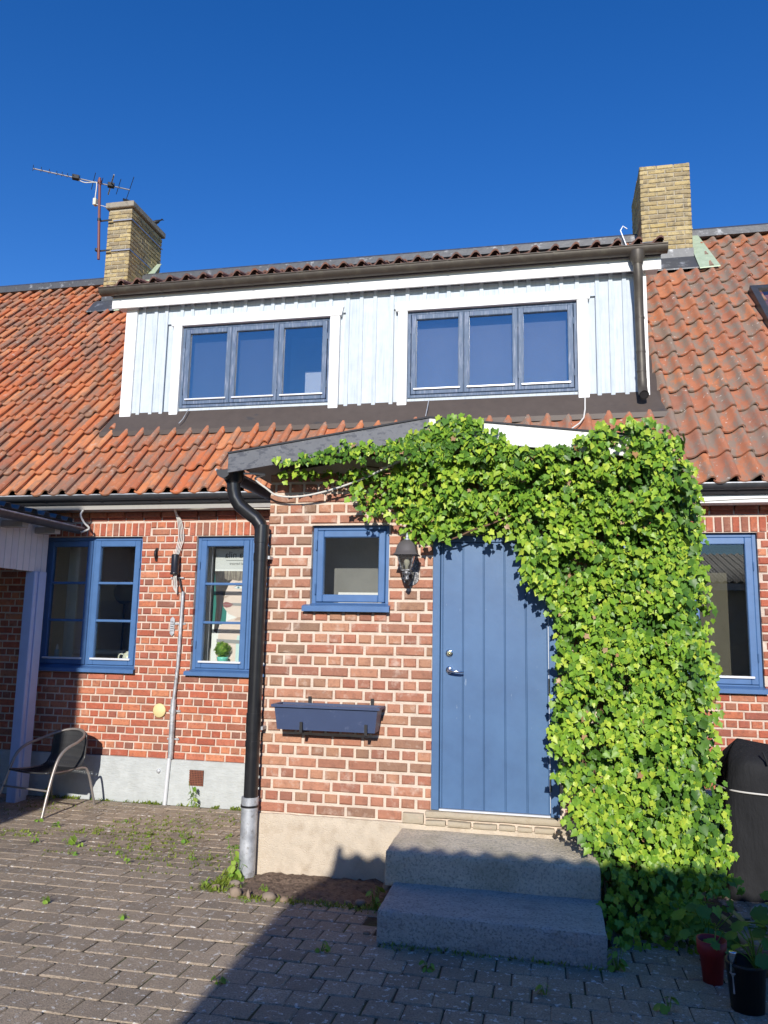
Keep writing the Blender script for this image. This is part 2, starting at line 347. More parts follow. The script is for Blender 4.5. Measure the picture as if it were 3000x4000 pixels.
def join_meshes(items, variants, name, m):
    """items: (key, Matrix) -> one mesh"""
    vs, fs, sm, base = [], [], [], 0
    for key, mw in items:
        me = variants[key]; a = np.empty(len(me.vertices) * 3); me.vertices.foreach_get('co', a); a = a.reshape(-1, 3)
        R = np.array(mw.to_3x3()); t = np.array(mw.translation); vs.append(a @ R.T + t)
        for p in me.polygons: fs.append([base + i for i in p.vertices]); sm.append(p.use_smooth)
        base += len(a)
    me = bpy.data.meshes.new(name); me.from_pydata(np.concatenate(vs).tolist(), [], fs); me.polygons.foreach_set('use_smooth', sm); me.update()
    me.materials.append(M[m]); return me
def place_pieces(cands, variants, limit, matof):
    """cands: dict(owner, name, key, mw, size, vis); the `limit` largest in view become objects, the rest one joined part per owner and material"""
    def score(c):
        if not c.get('vis', True): return 0
        q = project(c['mw'].translation)
        if q is None or not (-30 < q[0] < 3030 and -30 < q[1] < 4030): return 0
        return c['size'] / q[2] ** 2
    ranked = sorted(cands, key=score, reverse=True)
    solo = [c for c in ranked[:limit] if score(c) > 0]; rest = ranked[len(solo):]
    for c in solo:
        me = variants[c['key']]
        if not me.materials: me.materials.append(M[matof(c)])
        put(c['name'], me, c['owner'], c['mw'])
    groups = {}
    for c in rest: groups.setdefault((c['owner'].name, matof(c), c['name']), []).append(c)
    for (ow, mt, nm), cs in groups.items():
        me = join_meshes([(c['key'], c['mw']) for c in cs], variants, nm, mt)
        tag(put({'brick': 'brickwork', 'tile': 'tiling', 'leaf': 'foliage', 'paver': 'paving_stones'}.get(nm, nm + '_mass'), me, cs[0]['owner']), kind='stuff')

# brick variants ---------------------------------------------------------------
def brick_mesh(w, h, d, seed, c=.008, jit=.006):
    r = random.Random(seed); J = lambda a: r.uniform(-a, a)
    mb = MB(); x, z = w / 2, h / 2
    fr = [(-x + c + J(jit), J(.0015), -z + c + J(jit * .6)), (x - c + J(jit), J(.0015), -z + c + J(jit * .6)), (x - c + J(jit), J(.0015), z - c + J(jit * .6)), (-x + c + J(jit), J(.0015), z - c + J(jit * .6))]
    md = [(-x, c, -z), (x, c, -z), (x, c, z), (-x, c, z)]; bk = [(-x, d, -z), (x, d, -z), (x, d, z), (-x, d, z)]
    mb.add(fr + md, [(0, 1, 2, 3)] + [(4 + i, 4 + (i + 1) % 4, (i + 1) % 4, i) for i in range(4)])
    mb.f += []; b = len(mb.v); mb.v += bk
    for i in range(4): mb.f.append((b + i, b + (i + 1) % 4, 4 + (i + 1) % 4, 4 + i)); mb.sm.append(False)
    return mb.mesh('brick')
def brick_set(prefix, m, w, hw, h, V):
    for i in range(5):
        V[prefix + 'S%d' % i] = brick_mesh(w, h, .05, i); V[prefix + 'H%d' % i] = brick_mesh(hw, h, .05, 50 + i)
        for k in ('S', 'H'): V[prefix + k + str(i)].materials.append(M[m])
def lay_bricks(owner, prefix, dims, x0, x1, z0, z1, holes, base, cands, bond='cross', vis=None, seed=1, skip=None):
    """dims=(stretcher, header, height, joint, course); wall-local x,z; base: Matrix wall-local -> world (face at y=0 looking -y)"""
    w, hw, h, j, crs = dims; r = random.Random(seed); k = 0; z = z0
    while z + h * .6 < z1:
        mod = w + j if (bond == 'run' or k % 2 == 0) else hw + j
        off = 0 if k % 2 else ((w + j) / 2 if (k // 2) % 2 else 0)
        if bond == 'run': off = (w + j) / 2 * (k % 2)
        off += (hw + j) / 2 * (k % 2) * (bond != 'run')
        x = x0 - off; zt = min(z + h, z1)
        while x < x1:
            segs = [(max(x, x0), min(x + mod - j, x1))]
            for hx0, hx1, hz0, hz1 in holes:
                if zt > hz0 + .01 and z < hz1 - .01:
                    ns = []
                    for a, b in segs:
                        if b <= hx0 or a >= hx1: ns.append((a, b))
                        else:
                            if a < hx0 - .02: ns.append((a, hx0 - .001))
                            if b > hx1 + .02: ns.append((hx1 + .001, b))
                    segs = ns
            for a, b in segs:
                L = b - a
                if L < .025: continue
                kind = 'S' if L > (w + hw) / 2 else 'H'; ref = w if kind == 'S' else hw
                mw = base @ Matrix.Translation((((a + b) / 2) + r.uniform(-.002, .002), r.uniform(-.004, .002), (z + zt) / 2 + r.uniform(-.002, .002))) \
                    @ Matrix.Rotation(r.uniform(-.008, .008), 4, 'Y') @ Matrix.Rotation(r.uniform(-.012, .012), 4, 'Z') \
                    @ Matrix.Diagonal((L / ref, 1, (zt - z) / h, 1))
                if skip and skip(mw.translation): continue
                cands.append(dict(owner=owner, name='brick', key=prefix + kind + str(r.randrange(5)), mw=mw, size=L * h, vis=vis(mw.translation) if vis else True))
            x += mod
        z += crs; k += 1
def soldiers(owner, prefix, dims, x0, x1, z0, hgt, base, cands, seed=3, vis=None):
    w, hw, h, j, crs = dims; r = random.Random(seed); n = max(1, round((x1 - x0) / (h + j))); p = (x1 - x0) / n
    for i in range(n):
        xc = x0 + (i + .5) * p
        mw = base @ Matrix.Translation((xc, r.uniform(-.004, .001), z0 + hgt / 2)) @ Matrix.Rotation(math.pi / 2 + r.uniform(-.01, .01), 4, 'Y') @ Matrix.Diagonal((hgt / w, 1, (p - j) / h, 1))
        cands.append(dict(owner=owner, name='brick', key=prefix + 'S' + str(r.randrange(5)), mw=mw, size=hgt * h, vis=vis(mw.translation) if vis else True))
def wall_shell(x0, x1, z0, z1, holes, yf, yb):
    """front and back sheets with openings and their reveals"""
    xs = sorted({x0, x1, *[h[0] for h in holes], *[h[1] for h in holes]}); zs = sorted({z0, z1, *[h[2] for h in holes], *[h[3] for h in holes]})
    mb = MB()
    for a, b in zip(xs, xs[1:]):
        for c, d in zip(zs, zs[1:]):
            mx, mz = (a + b) / 2, (c + d) / 2
            if any(h[0] < mx < h[1] and h[2] < mz < h[3] for h in holes): continue
            mb.add([(a, yf, c), (b, yf, c), (b, yf, d), (a, yf, d)], [(0, 1, 2, 3)]); mb.add([(a, yb, c), (b, yb, c), (b, yb, d), (a, yb, d)], [(3, 2, 1, 0)])
    for h in holes:
        a, b, c, d = h
        for q in ([(a, yf, c), (a, yb, c), (a, yb, d), (a, yf, d)], [(b, yf, d), (b, yb, d), (b, yb, c), (b, yf, c)], [(a, yf, d), (a, yb, d), (b, yb, d), (b, yf, d)], [(b, yf, c), (b, yb, c), (a, yb, c), (a, yf, c)]):
            mb.add(q, [(0, 1, 2, 3)])
    for q in ([(x0, yf, z1), (x1, yf, z1), (x1, yb, z1), (x0, yb, z1)], [(x0, yb, z0), (x1, yb, z0), (x1, yf, z0), (x0, yf, z0)], [(x0, yf, z0), (x0, yf, z1), (x0, yb, z1), (x0, yb, z0)], [(x1, yb, z0), (x1, yb, z1), (x1, yf, z1), (x1, yf, z0)]):
        mb.add(q, [(0, 1, 2, 3)])
    return mb

# ------------------------------------------------------------------ ground
GK = [(-30, .45), (-8, .22), (-3, .13), (-1.1, .047), (0, -.005), (.4, -.045), (1.2, -.115), (2.5, -.13), (30, -.13)]
def gz(y):
    for (a, b), (c, d) in zip(GK, GK[1:]):
        if y <= c: return b + (d - b) * (y - a) / (c - a)
    return GK[-1][1]
mb = MB(); ys = [-60, -30, -8, -5, -3, -2, -1.1, -.5, 0, .4, .8, 1.2, 1.8, 2.5, 6, 12, 40, 80]; 
for i, y in enumerate(ys):
    mb.v += [(-60, y, gz(y) - .0055), (60, y, gz(y) - .0055)]
for i in range(len(ys) - 1): mb.f.append((2 * i, 2 * i + 1, 2 * i + 3, 2 * i + 2)); mb.sm.append(False)
ground = tag(mb.build('ground', 'joint_soil'), kind='structure')

# paving: every stone its own block
PW, PD = .181, .170
def paver_mesh(seed):
    r = random.Random(seed); J = lambda a: r.uniform(-a, a); x, y = PW / 2 - .0030, PD / 2 - .0030; c = .006
    mb = MB()
    top = [(-x + c + J(.003), -y + c + J(.003), J(.002)), (x - c + J(.003), -y + c + J(.003), J(.002)), (x - c + J(.003), y - c + J(.003), J(.002)), (-x + c + J(.003), y - c + J(.003), J(.002))]
    k = .009
    mid = []
    for sx, sy in ((-1, -1), (1, -1), (1, 1), (-1, 1)):
        a = (sx * (x + J(.002)), sy * (y - k), -.006); b = (sx * (x - k), sy * (y + J(.002)), -.006)
        mid += [a, b] if sx * sy > 0 else [b, a]
    bot = [(a, b, -.06) for a, b, _ in mid]
    mb.v = top + mid + bot
    mb.f = [(0, 1, 2, 3)]
    # mid order: 0:(-,-)a 1:(-,-)b 2:(+,-)b 3:(+,-)a 4:(+,+)a 5:(+,+)b 6:(-,+)b 7:(-,+)a
    m0 = 4
    mb.f += [(m0 + 1, m0 + 2, 1, 0), (m0 + 3, m0 + 4, 2, 1), (m0 + 5, m0 + 6, 3, 2), (m0 + 7, m0 + 0, 0, 3), (m0, m0 + 1, 0), (m0 + 2, m0 + 3, 1), (m0 + 4, m0 + 5, 2), (m0 + 6, m0 + 7, 3)]
    for i in range(8): mb.f.append((12 + i, 12 + (i + 1) % 8, 4 + (i + 1) % 8, 4 + i))
    mb.sm = [False] * len(mb.f); me = mb.mesh('paver', 'paver'); return me
PV = {i: paver_mesh(900 + i) for i in range(6)}
cands = []
NOPAVE = [(0.0, 2.64, -.02, 3.0), (.03, 1.12, -.54, .1), (1.08, 2.45, -.98, .1), (2.44, 3.3, -.30, 2.5)]
rowi = 0; y = -7.4
while y < 2.44:
    x = -6.4 + (PW / 2 if rowi % 2 else 0) + U(-.02, .02)
    while x < 6.4:
        if not any(a < x < b and c < y < d for a, b, c, d in NOPAVE):
            sl = math.atan2(gz(y + .08) - gz(y - .08), .16)
            mw = Matrix.Translation((x + U(-.004, .004), y + U(-.004, .004), gz(y) + U(-.0005, .0025) + .001 * noise.noise(Vector((x, y, 0))))) @ Matrix.Rotation(sl + U(-.005, .008), 4, 'X') @ Matrix.Rotation(U(-.007, .007), 4, 'Y') @ Matrix.Rotation(U(-.012, .012), 4, 'Z')
            hid = (x > .05 and y > 0 and x < 3.4) or (1.1 < x < 2.4 and y > -1.1)
            cands.append(dict(owner=ground, name='paver', key=RND.randrange(6), mw=mw, size=PW * PD * .45, vis=not hid))
        x += PW
    y += PD; rowi += 1
place_pieces(cands, PV, 300, lambda c: 'paver')

# ------------------------------------------------------------------ the main house
PY = 2.448
house = thing('brick_house', 'long red brick row house with orange pantile roof and pale blue dormer', 'house', (0, PY, 0))
HX0, HX1 = -9.6, 6.6
BD = (.213, .098, .066, .017, .083)
WIN_A = (-3.74, -2.455, 1.29, 2.817); WIN_B = (-1.775, -.49, 1.29, 2.817); WIN_C = (2.9, 4.185, 1.29, 2.817)
WH = [WIN_A, WIN_B, WIN_C]
wall = P_(wall_shell(HX0, HX1, -.3, 3.32, WH, PY + .011, PY + .30), 'wall', 'mortar', house)
V = {}
brick_set('r', 'brick_red', .213, .098, .066, V); brick_set('b', 'brick_brown', .210, .095, .0625, V); brick_set('y', 'brick_yellow', .243, .116, .062, V)
hc = []
lint = [(a - .10, b + .10, 2.817, 2.98) for a, b, _, _ in WH]
base = Matrix.Translation((0, PY, 0))
def wvis(p): return (p.x < -.62 or p.x > 3.35) and p.z < 3.05
lay_bricks(wall, 'r', BD, -5.9, 5.6, .345, 3.10, WH + lint, base, hc, vis=wvis, seed=5, skip=lambda p: .1 < p.x < 2.5)
for (a, b, c, d) in lint: soldiers(wall, 'r', BD, a, b, 2.824, .150, base, hc, vis=wvis)
lay_bricks(wall, 'r', BD, -5.9, 5.6, 3.04, 3.12, [], Matrix.Translation((0, PY - .032, 0)), hc, bond='run', vis=wvis, seed=9, skip=lambda p: .1 < p.x < 2.5)
# chimneys -------------------------------------------------------------
def chimney(x0, x1, y0, y1, z0, z1, label, cap):
    c = P_(MB().box(x0 + .012, x1 - .012, y0 + .012, y1 - .012, z0, z1 - .01), 'chimney', 'mortar_chimney', house); c['label'] = label
    D = (.243, .116, .062, .012, .075)
    sides = ((Matrix.Translation((x0, y0, 0)), x1 - x0), (Matrix.Translation((x1, y0, 0)) @ Matrix.Rotation(math.pi / 2, 4, 'Z'), y1 - y0),
             (Matrix.Translation((x0, y1, 0)) @ Matrix.Rotation(-math.pi / 2, 4, 'Z'), y1 - y0))
    for i, (bm, L) in enumerate(sides):
        vis = (lambda p: p.z > 7.55) if (i == 0 or (i == 1 and x0 < 0) or (i == 2 and x0 > 0)) else (lambda p: False)
        lay_bricks(c, 'y', D, 0, L, z0, z1, [], bm, hc, bond='run', vis=vis, seed=20 + i)
    return c
chL = chimney(-5.55, -5.086, 6.0, 7.12, 7.2, 9.26, 'narrow yellow brick chimney with a concrete cap', True)
P_(MB().cbox(-5.60, -5.04, 5.95, 7.17, 9.26, 9.37, .012), 'chimney_cap', 'concrete', chL)
chR = chimney(3.665, 4.405, 6.0, 7.13, 7.2, 9.06, 'broad yellow brick chimney with an open top', False)
place_pieces(hc, V, 330, lambda c: {'r': 'brick_red', 'b': 'brick_brown', 'y': 'brick_yellow'}[c['key'][0]])
for c_, xa, xb in ((chL, -5.55, -5.086), (chR, 3.665, 4.405)):
    mb = MB(); mb.box(xa - .006, xb + .006, 5.985, 5.999, 7.3, 7.64); P_(mb, 'flashing', 'lead', c_)
    mb = MB(); mb.add([(xa - .12, 5.985, 7.50), (xb + .10, 5.985, 7.50), (xb + .13, 5.70, 7.19), (xa - .18, 5.70, 7.19), (xa - .12, 5.985, 7.485), (xb + .10, 5.985, 7.485), (xb + .13, 5.70, 7.17), (xa - .18, 5.70, 7.17)],
        [(0, 3, 2, 1), (4, 5, 6, 7), (2, 3, 7, 6), (0, 1, 5, 4), (0, 4, 7, 3), (1, 2, 6, 5)]); P_(mb, 'flashing', 'lead', c_)
    mb = MB(); xs = xb; zz = lambda y: 3.252 + 1.071 * (y - 2.13) + .20
    q = [(xs + .005, 6.98, zz(6.98)), (xs + .10, 6.98, zz(6.98)), (xs + .30, 5.655, zz(5.655) - .06), (xs + .01, 5.635, zz(5.635) - .06)]
    mb.add(q + [(a, b, c - .015) for a, b, c in q], [(0, 3, 2, 1), (4, 5, 6, 7), (0, 1, 5, 4), (1, 2, 6, 5), (2, 3, 7, 6), (3, 0, 4, 7)]); P_(mb, 'side_flashing', 'zinc_green', c_)

# plinth and cellar vent
pl = P_(MB().box(HX0, HX1, PY - .03, PY + .005, -.35, .343), 'plinth', 'plinth_paint', house)
mb = MB(); gx0, gx1, gz0, gz1 = -1.69, -1.525, .085, .248
mb.box(gx0, gx1, PY - .034, PY - .028, gz0, gz1)
P_(mb, 'vent_backing', 'black_satin', pl)
mb = MB()
for i in range(9):
    t = gx0 + .008 + i * (gx1 - gx0 - .016) / 8
    mb.box(t - .004, t + .004, PY - .042, PY - .036, gz0, gz1)
    t = gz0 + .008 + i * (gz1 - gz0 - .016) / 8
    mb.box(gx0, gx1, PY - .046, PY - .0425, t - .004, t + .004)
P_(mb, 'vent_grille', 'rust', pl)

# interior shells so that rooms are dark boxes
mb = MB()
mb.box(HX0, HX1, 10.6, 10.9, -.3, 3.4); mb.box(HX0, HX1, 5.4, 5.5, -.1, 3.1)
for xw in (HX0, -4.4, -.42, 2.7, 5.2, HX1 - .1): mb.box(xw, xw + .1, PY + .31, 5.39, -.1, 3.1)
P_(mb, 'inner_wall', 'room', house)
P_(MB().box(HX0, HX1, PY + .302, 10.59, 3.12, 3.3), 'ceiling', 'room_light', house)
P_(MB().box(HX0, HX1, PY + .302, 10.59, -.2, .05), 'floor_slab', 'room_floor', house)

# --------------------------------------------------------------- windows
def window(owner, op, Y, sashes, bars, mt='blue_paint', gm='pane', sill=True, rail=.068, fr=.04, drip=True, name='window', label=None, depth=.055, hinge=-1, top_extra=0):
    x0, x1, z0, z1 = op; yf = Y + depth
    f = MB(); f.cbox(x0, x0 + fr, yf, yf + .09, z0, z1, .004); f.cbox(x1 - fr, x1, yf, yf + .09, z0, z1, .004)
    f.cbox(x0 + fr, x1 - fr, yf + .001, yf + .09, z1 - fr, z1, .004); f.cbox(x0 + fr, x1 - fr, yf + .001, yf + .09, z0, z0 + fr, .004)
    w = P_(f, name, mt, owner)
    if label: w['label'] = label
    n = len(sashes); 
    for i, (a, b) in enumerate(sashes):
        s = MB(); c, d = z0 + fr + .004, z1 - fr - .004; ys0, ys1 = yf - .012, yf + .05; r = rail
        s.cbox(a, a + r, ys0, ys1, c, d, .006); s.cbox(b - r, b, ys0, ys1, c, d, .006)
        s.cbox(a + r, b - r, ys0 + .001, ys1, d - r, d, .006); s.cbox(a + r, b - r, ys0 + .001, ys1, c, c + r * 1.1, .006)
        P_(s, 'sash', mt, w)
        gx0, gx1, g0, g1 = a + r - .006, b - r + .006, c + r * 1.1 - .006, d - r + .006
        zs = [g0 + (g1 - g0) * k / (bars + 1) for k in range(bars + 2)]
        for k in range(bars + 1):
            P_(MB().box(gx0, gx1, yf + .018, yf + .022, zs[k] + (.003 if k else 0), zs[k + 1] - .003), 'pane', gm, w)
        for k in range(1, bars + 1):
            P_(MB().cbox(a + r - .002, b - r + .002, ys0 + .006, yf + .045, zs[k] - .014, zs[k] + .014, .005), 'glazing_bar', mt, w)
        if drip: P_(MB().cbox(a + r * .55, b - r * .55, ys0 - .022, ys0 + .004, c + r * .85, c + r * 1.18, .004), 'drip_rail', 'alu_strip', w)
        hx = a - .006 if (i == 0) else b + .006
        hs = MB()
        for hz in (c + (d - c) * .18, c + (d - c) * .80): hs.tube([(hx, ys0 - .004, hz - .04), (hx, ys0 - .004, hz + .04)], .006, 6)
        P_(hs, 'hinge', mt, w)
    if n > 1:
        ml = MB()
        for (a, b), (c2, d2) in zip(sashes, sashes[1:]):
            if c2 - b > .002: ml.cbox(b + .003, c2 - .003, yf - .004, yf + .06, z0 + fr, z1 - fr, .003)
        if ml.v: P_(ml, 'mullion', mt, w)
    if sill:
        q = MB(); q.xprism([(yf + .03, z0 + .034), (Y - .055, z0 + .004), (Y - .055, z0 - .036), (Y - .045, z0 - .036), (Y - .045, z0 - .004), (yf + .03, z0 + .022)], x0 - .045, x1 + .02); P_(q, 'sill', mt, w)
    return w
for nm, op, lb in (('A', WIN_A, 'blue twin casement window half in shade beside the white post'), ('B', WIN_B, 'blue casement window partly behind the black downpipe, poster inside'), ('C', WIN_C, 'blue window half hidden by ivy')):
    x0, x1 = op[0], op[1]; xm = (x0 + x1) / 2
    if nm == 'C': window(house, op, PY, [(x0 + .042, xm - .018), (xm + .018, x1 - .042)], 0, label=lb)
    else: window(house, op, PY, [(x0 + .042, xm - .018), (xm + .018, x1 - .042)], 2, label=lb)
    P_(MB().cbox(x0 + .02, x1 - .02, PY + .16, PY + .42, op[2] + .02, op[2] + .05, .004), 'inner_sill', 'room_white', house)

tag(MB().box(2.95, 4.25, PY + .62, PY + .64, .06, 3.0).build('curtain', 'dim_olive'), 'dim olive panel added behind the window half hidden by ivy', 'curtain')  # backdrop panel added to set the tone of the glass
# --------------------------------------------------------------- main roof
PH = math.radians(46.96); TW, TG = .2185, .4406
SL = Vector((0, math.cos(PH), math.sin(PH))); NR = Vector((0, -math.sin(PH), math.cos(PH)))
E0 = Vector((0, 2.13, 3.252))
rs = MB()
for x0, x1, s0, s1 in ((HX0, -3.28, -.02, 6.72), (3.33, HX1, -.02, 6.72), (-3.28, 3.33, -.02, 1.30), (-3.28, 3.33, 5.4, 6.72)):
    a = [E0 + SL * s + NR * o + Vector((x, 0, 0)) for x in (x0, x1) for s in (s0, s1) for o in (-.045, -.11)]
    rs.add(a, [(0, 1, 3, 2), (4, 6, 7, 5), (0, 4, 5, 1), (2, 3, 7, 6), (0, 2, 6, 4), (1, 5, 7, 3)])
YR = E0.y + 6.72 * SL.y; ZR = E0.z + 6.72 * SL.z
rs.add([(HX0, YR, ZR - .06), (HX1, YR, ZR - .06), (HX1, 11.3, 3.2), (HX0, 11.3, 3.2)], [(0, 1, 2, 3)])
for xg in (HX0, HX1): rs.add([(xg, 2.15, 3.1), (xg, YR, ZR - .1), (xg, 11.2, 3.1)], [(0, 1, 2)])
roof = P_(rs, 'roof', 'felt', house)
PROF = [(0, .020), (.08, .008), (.20, 0), (.36, .001), (.52, .007), (.65, .024), (.76, .050), (.87, .070), (.98, .071), (1.06, .058), (1.10, .044)]
def tile_mesh(m, L=TG, W=TW, seed=0, amp=1.0):
    r = random.Random(seed); mb = MB(); n = len(PROF); th = .019
    rows = []
    for y, dz in ((-.012, .044), (L * .5, .024), (L + .05, .003)):
        rows.append([(px * W, y + (-.016 * math.sin(min(1, px / .62) * math.pi) if y < 0 else 0), dz + pz * amp * (1 + .04 * r.uniform(-1, 1))) for px, pz in PROF])
    v = [q for R in rows for q in R]
    mb.add(v, [(i * n + k, i * n + k + 1, (i + 1) * n + k + 1, (i + 1) * n + k) for i in range(2) for k in range(n - 1)], True)
    low = [(x, y, z - th) for x, y, z in rows[0]]; mb.add(rows[0] + low, [(n + k, n + k + 1, k + 1, k) for k in range(n - 1)])
    ed = [rows[i][-1] for i in range(3)]; lo = [(x - .004, y, z - th) for x, y, z in ed]; mb.add(ed + lo, [(0, 3, 4, 1), (1, 4, 5, 2)])
    le = [(x, y, z - th) for x, y, z in rows[0]]; le2 = [(x, y, z - th) for x, y, z in rows[1]]
    mb.add(le + le2, [(k, n + k, n + k + 1, k + 1) for k in range(n - 1)], True)
    return mb.mesh('tile', m)
TV = {}
for i in range(4):
    TV['o%d' % i] = tile_mesh('tile_orange', seed=i); TV['w%d' % i] = tile_mesh('tile_weathered', seed=10 + i); TV['d%d' % i] = tile_mesh('tile_dark', seed=20 + i)
TR = Matrix((Vector((1, 0, 0)), SL, NR)).transposed().to_4x4()
tc = []
def inpoly_dormer(x, y): return -3.36 < x < 3.36 and y > 2.82
ncol = int((HX1 - HX0) / TW)
for k in range(15):
    for c in range(ncol):
        x = HX0 + c * TW; s = k * TG; o = E0 + SL * s
        if -3.36 + TW * .15 < x + TW * .5 < 3.40 and o.y + TG * SL.y * .5 > 3.0 and o.y < 6.35: continue
        if (-5.60 < x + .08 < -5.1 or 3.62 < x + .1 < 4.42) and o.y + TG * SL.y > 6.0: continue
        pre = 'o' if x < 1.6 else 'w'
        mw = Matrix.Translation((x + U(-.004, .004), o.y, o.z)) @ Matrix.Translation(NR * U(-.003, .007) + SL * U(-.012, .012)) @ TR @ Matrix.Rotation(U(-.017, .017), 4, 'Z') @ Matrix.Rotation(U(-.008, .012), 4, 'X') @ Matrix.Rotation(U(-.02, .02), 4, 'Y')
        ctr = o + SL * TG * .5 + Vector((x, 0, 0)); q = project(ctr)
        # behind the dormer, the porch gable or the ivy nothing of a tile shows
        vis = not (q and 480 < q[0] < 2520 and q[1] < 1620 and ctr.y > 3) and not (q and q[0] > 1150 and q[0] < 2350 and q[1] > 1700)
        tc.append(dict(owner=roof, name='tile', key=pre + str(RND.randrange(4)), mw=mw, size=TW * TG, vis=vis))
# ridge cap of sheet metal
mb = MB()
rz = ZR + .07
for x0, x1 in ((HX0, -5.56), (-5.08, 3.66), (4.41, HX1)):
    mb.xprism([(YR - .24, rz - .17), (YR - .225, rz - .05), (YR - .07, rz + .055), (YR + .07, rz + .055), (YR + .24, rz - .10), (YR + .24, rz - .17)], x0, x1)
ridge = P_(mb, 'ridge_cap', 'lead', house)

# --------------------------------------------------------------- gutters
def gutter(owner, p0, p1, r, m, brackets=.72, name='gutter', ends=True):
    p0, p1 = Vector(p0), Vector(p1); t = (p1 - p0).normalized(); side = Vector((0, 0, 1)).cross(t).normalized()
    n = 12; mb = MB()
    def ring(p, rr): return [p + side * rr * math.cos(math.pi + math.pi * k / n) + Vector((0, 0, 1.12 * rr * math.sin(math.pi + math.pi * k / n))) for k in range(n + 1)]
    a, b, c, d = ring(p0, r), ring(p1, r), ring(p0, r - .004), ring(p1, r - .004)
    v = a + b + c + d; N = n + 1; F = []
    for k in range(n): F += [(k, k + 1, N + k + 1, N + k), (2 * N + k, 3 * N + k, 3 * N + k + 1, 2 * N + k + 1)]
    mb.add(v, F, True)
    lp = MB()
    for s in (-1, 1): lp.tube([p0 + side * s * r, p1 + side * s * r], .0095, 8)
    if ends:
        for R in (a, b): mb.add(R, [tuple(range(n + 1))])
    g = P_(mb, name, m, owner); P_(lp, 'gutter_lip', m if m == 'gutter_brown' else 'galvanised', g)  # dark gutters get a paler lip metal in place of a sunlit glint
    L = (p1 - p0).length; k = int(L / brackets)
    for i in range(k):
        q = p0 + t * (brackets * (i + .4)); bm = MB(); rr = r + .004
        for w0 in (-.013, .013): pass
        A = [x for x in ring(q - t * .013, rr)]; B = [x for x in ring(q + t * .013, rr)]
        bm.add(A + B, [(j, j + 1, N + j + 1, N + j) for j in range(n)], True); P_(bm, 'gutter_bracket', m, g)
    return g
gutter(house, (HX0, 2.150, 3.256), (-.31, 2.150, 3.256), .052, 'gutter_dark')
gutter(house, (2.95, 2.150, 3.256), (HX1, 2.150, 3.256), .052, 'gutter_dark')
mb = MB(); mb.box(HX0, -.02, 2.225, PY + .006, 3.105, 3.22); P_(mb, 'soffit_board', 'soffit_grey', house)
mb = MB(); mb.box(2.66, HX1, 2.235, PY + .006, 3.085, 3.20); P_(mb, 'soffit_board', 'white_paint', house)

# --------------------------------------------------------------- dormer
DY, DX0, DX1, DZ0, DZ1 = 3.12, -3.25, 3.30, 4.466, 5.975
WD = (-2.45, -.455, 4.562, 5.652); WE = (.525, 2.53, 4.562, 5.652)
dsh = wall_shell(DX0 + .02, DX1 - .02, 4.2, 6.1, [WD, WE], DY + .03, DY + .12)
dorm = P_(dsh, 'dormer', 'board_blue', house); dorm['label'] = 'wide dormer clad in pale blue board and batten with white trim'
mb = MB()
for xc in (DX0, DX1 - .03):
    mb.xprism([(DY + .121, 4.3), (DY + .121, 6.1), (6.1, 7.4), (6.1, 7.3)], xc, xc + .03)
P_(mb, 'cheek', 'white_paint', dorm)
for xc, s in ((DX0 - .045, -1), (DX1 + .045, 1)):
    q = MB(); q.add([(xc + s * .10, DY - .05, 4.335), (xc - s * .07, DY - .05, 4.38), (xc - s * .07, 6.0, 7.50), (xc + s * .10, 6.0, 7.47)], [(0, 1, 2, 3)]); 
    q.add([(xc + s * .10, DY - .05, 4.325), (xc - s * .07, DY - .05, 4.37), (xc - s * .07, 6.0, 7.49), (xc + s * .10, 6.0, 7.46)], [(3, 2, 1, 0)]); P_(q, 'side_flashing', 'apron_brown', dorm)
bat = [-3.016, -2.841, -2.693, -2.472, -2.326, -2.102, -1.952, -1.781, -1.597, -1.37, -1.224, -1.087, -.916, -.683, -.458, -.235, -.062, .112, .327, .517, .732, .878, 1.026, 1.186, 1.422, 1.648, 1.83, 1.979, 2.201, 2.358, 2.538, 2.766, 2.916, 3.069]
def over_win(x): return -2.585 < x < -.325 or .372 < x < 2.665
ed = [DX0 + .10] + bat + [DX1 - .02]
for a, b in zip(ed, ed[1:]):
    c = (a + b) / 2; z0 = 5.70 if over_win(c) else DZ0 + U(-.006, .006)
    if not over_win(c): a2, b2 = a, b
    P_(MB().cbox(a + .002, b - .002, DY, DY + .028, z0, DZ1 - .035 + U(-.004, .004), .002), 'board', 'board_blue', dorm)
for x in bat:
    z0 = 5.768 if over_win(x) else DZ0 - .004 + U(-.006, .004)
    P_(MB().cbox(x - .024, x + .024, DY - .021, DY - .001, z0, DZ1 - .005, .003), 'batten', 'board_blue', dorm)
for (x0, x1, z0, z1), lb in ((WD, 'weathered blue three light dormer window nearer the antenna'), (WE, 'weathered blue three light dormer window nearer the brown downpipe')):
    w3 = (x1 - x0 - .08) / 3
    window(house, (x0, x1, z0, z1), DY, [(x0 + .04 + i * w3 + .004, x0 + .04 + (i + 1) * w3 - .004) for i in range(3)], 0, mt='blue_old', gm='pane_dormer', sill=False, rail=.062, fr=.036, depth=.012, name='window', label=lb)
    P_(MB().cbox(x0 - .118, x0 - .001, DY - .035, DY + .03, 4.452, z1 + .002, .003), 'casing', 'white_paint', dorm)
    P_(MB().cbox(x1 + .001, x1 + .124, DY - .035, DY + .03, 4.452, z1 + .002, .003), 'casing', 'white_paint', dorm)
    q = MB(); q.prism([(x0 - .145, z1 + .003), (x1 + .145, z1 + .003), (x1 + .172, z1 + .118), (x0 - .160, z1 + .118)], DY - .042, DY + .03); P_(q, 'casing', 'white_paint', dorm)
P_(MB().cbox(DX0 - .012, DX0 + .145, DY - .036, DY + .06, 4.36, DZ1, .003), 'corner_board', 'white_paint', dorm)
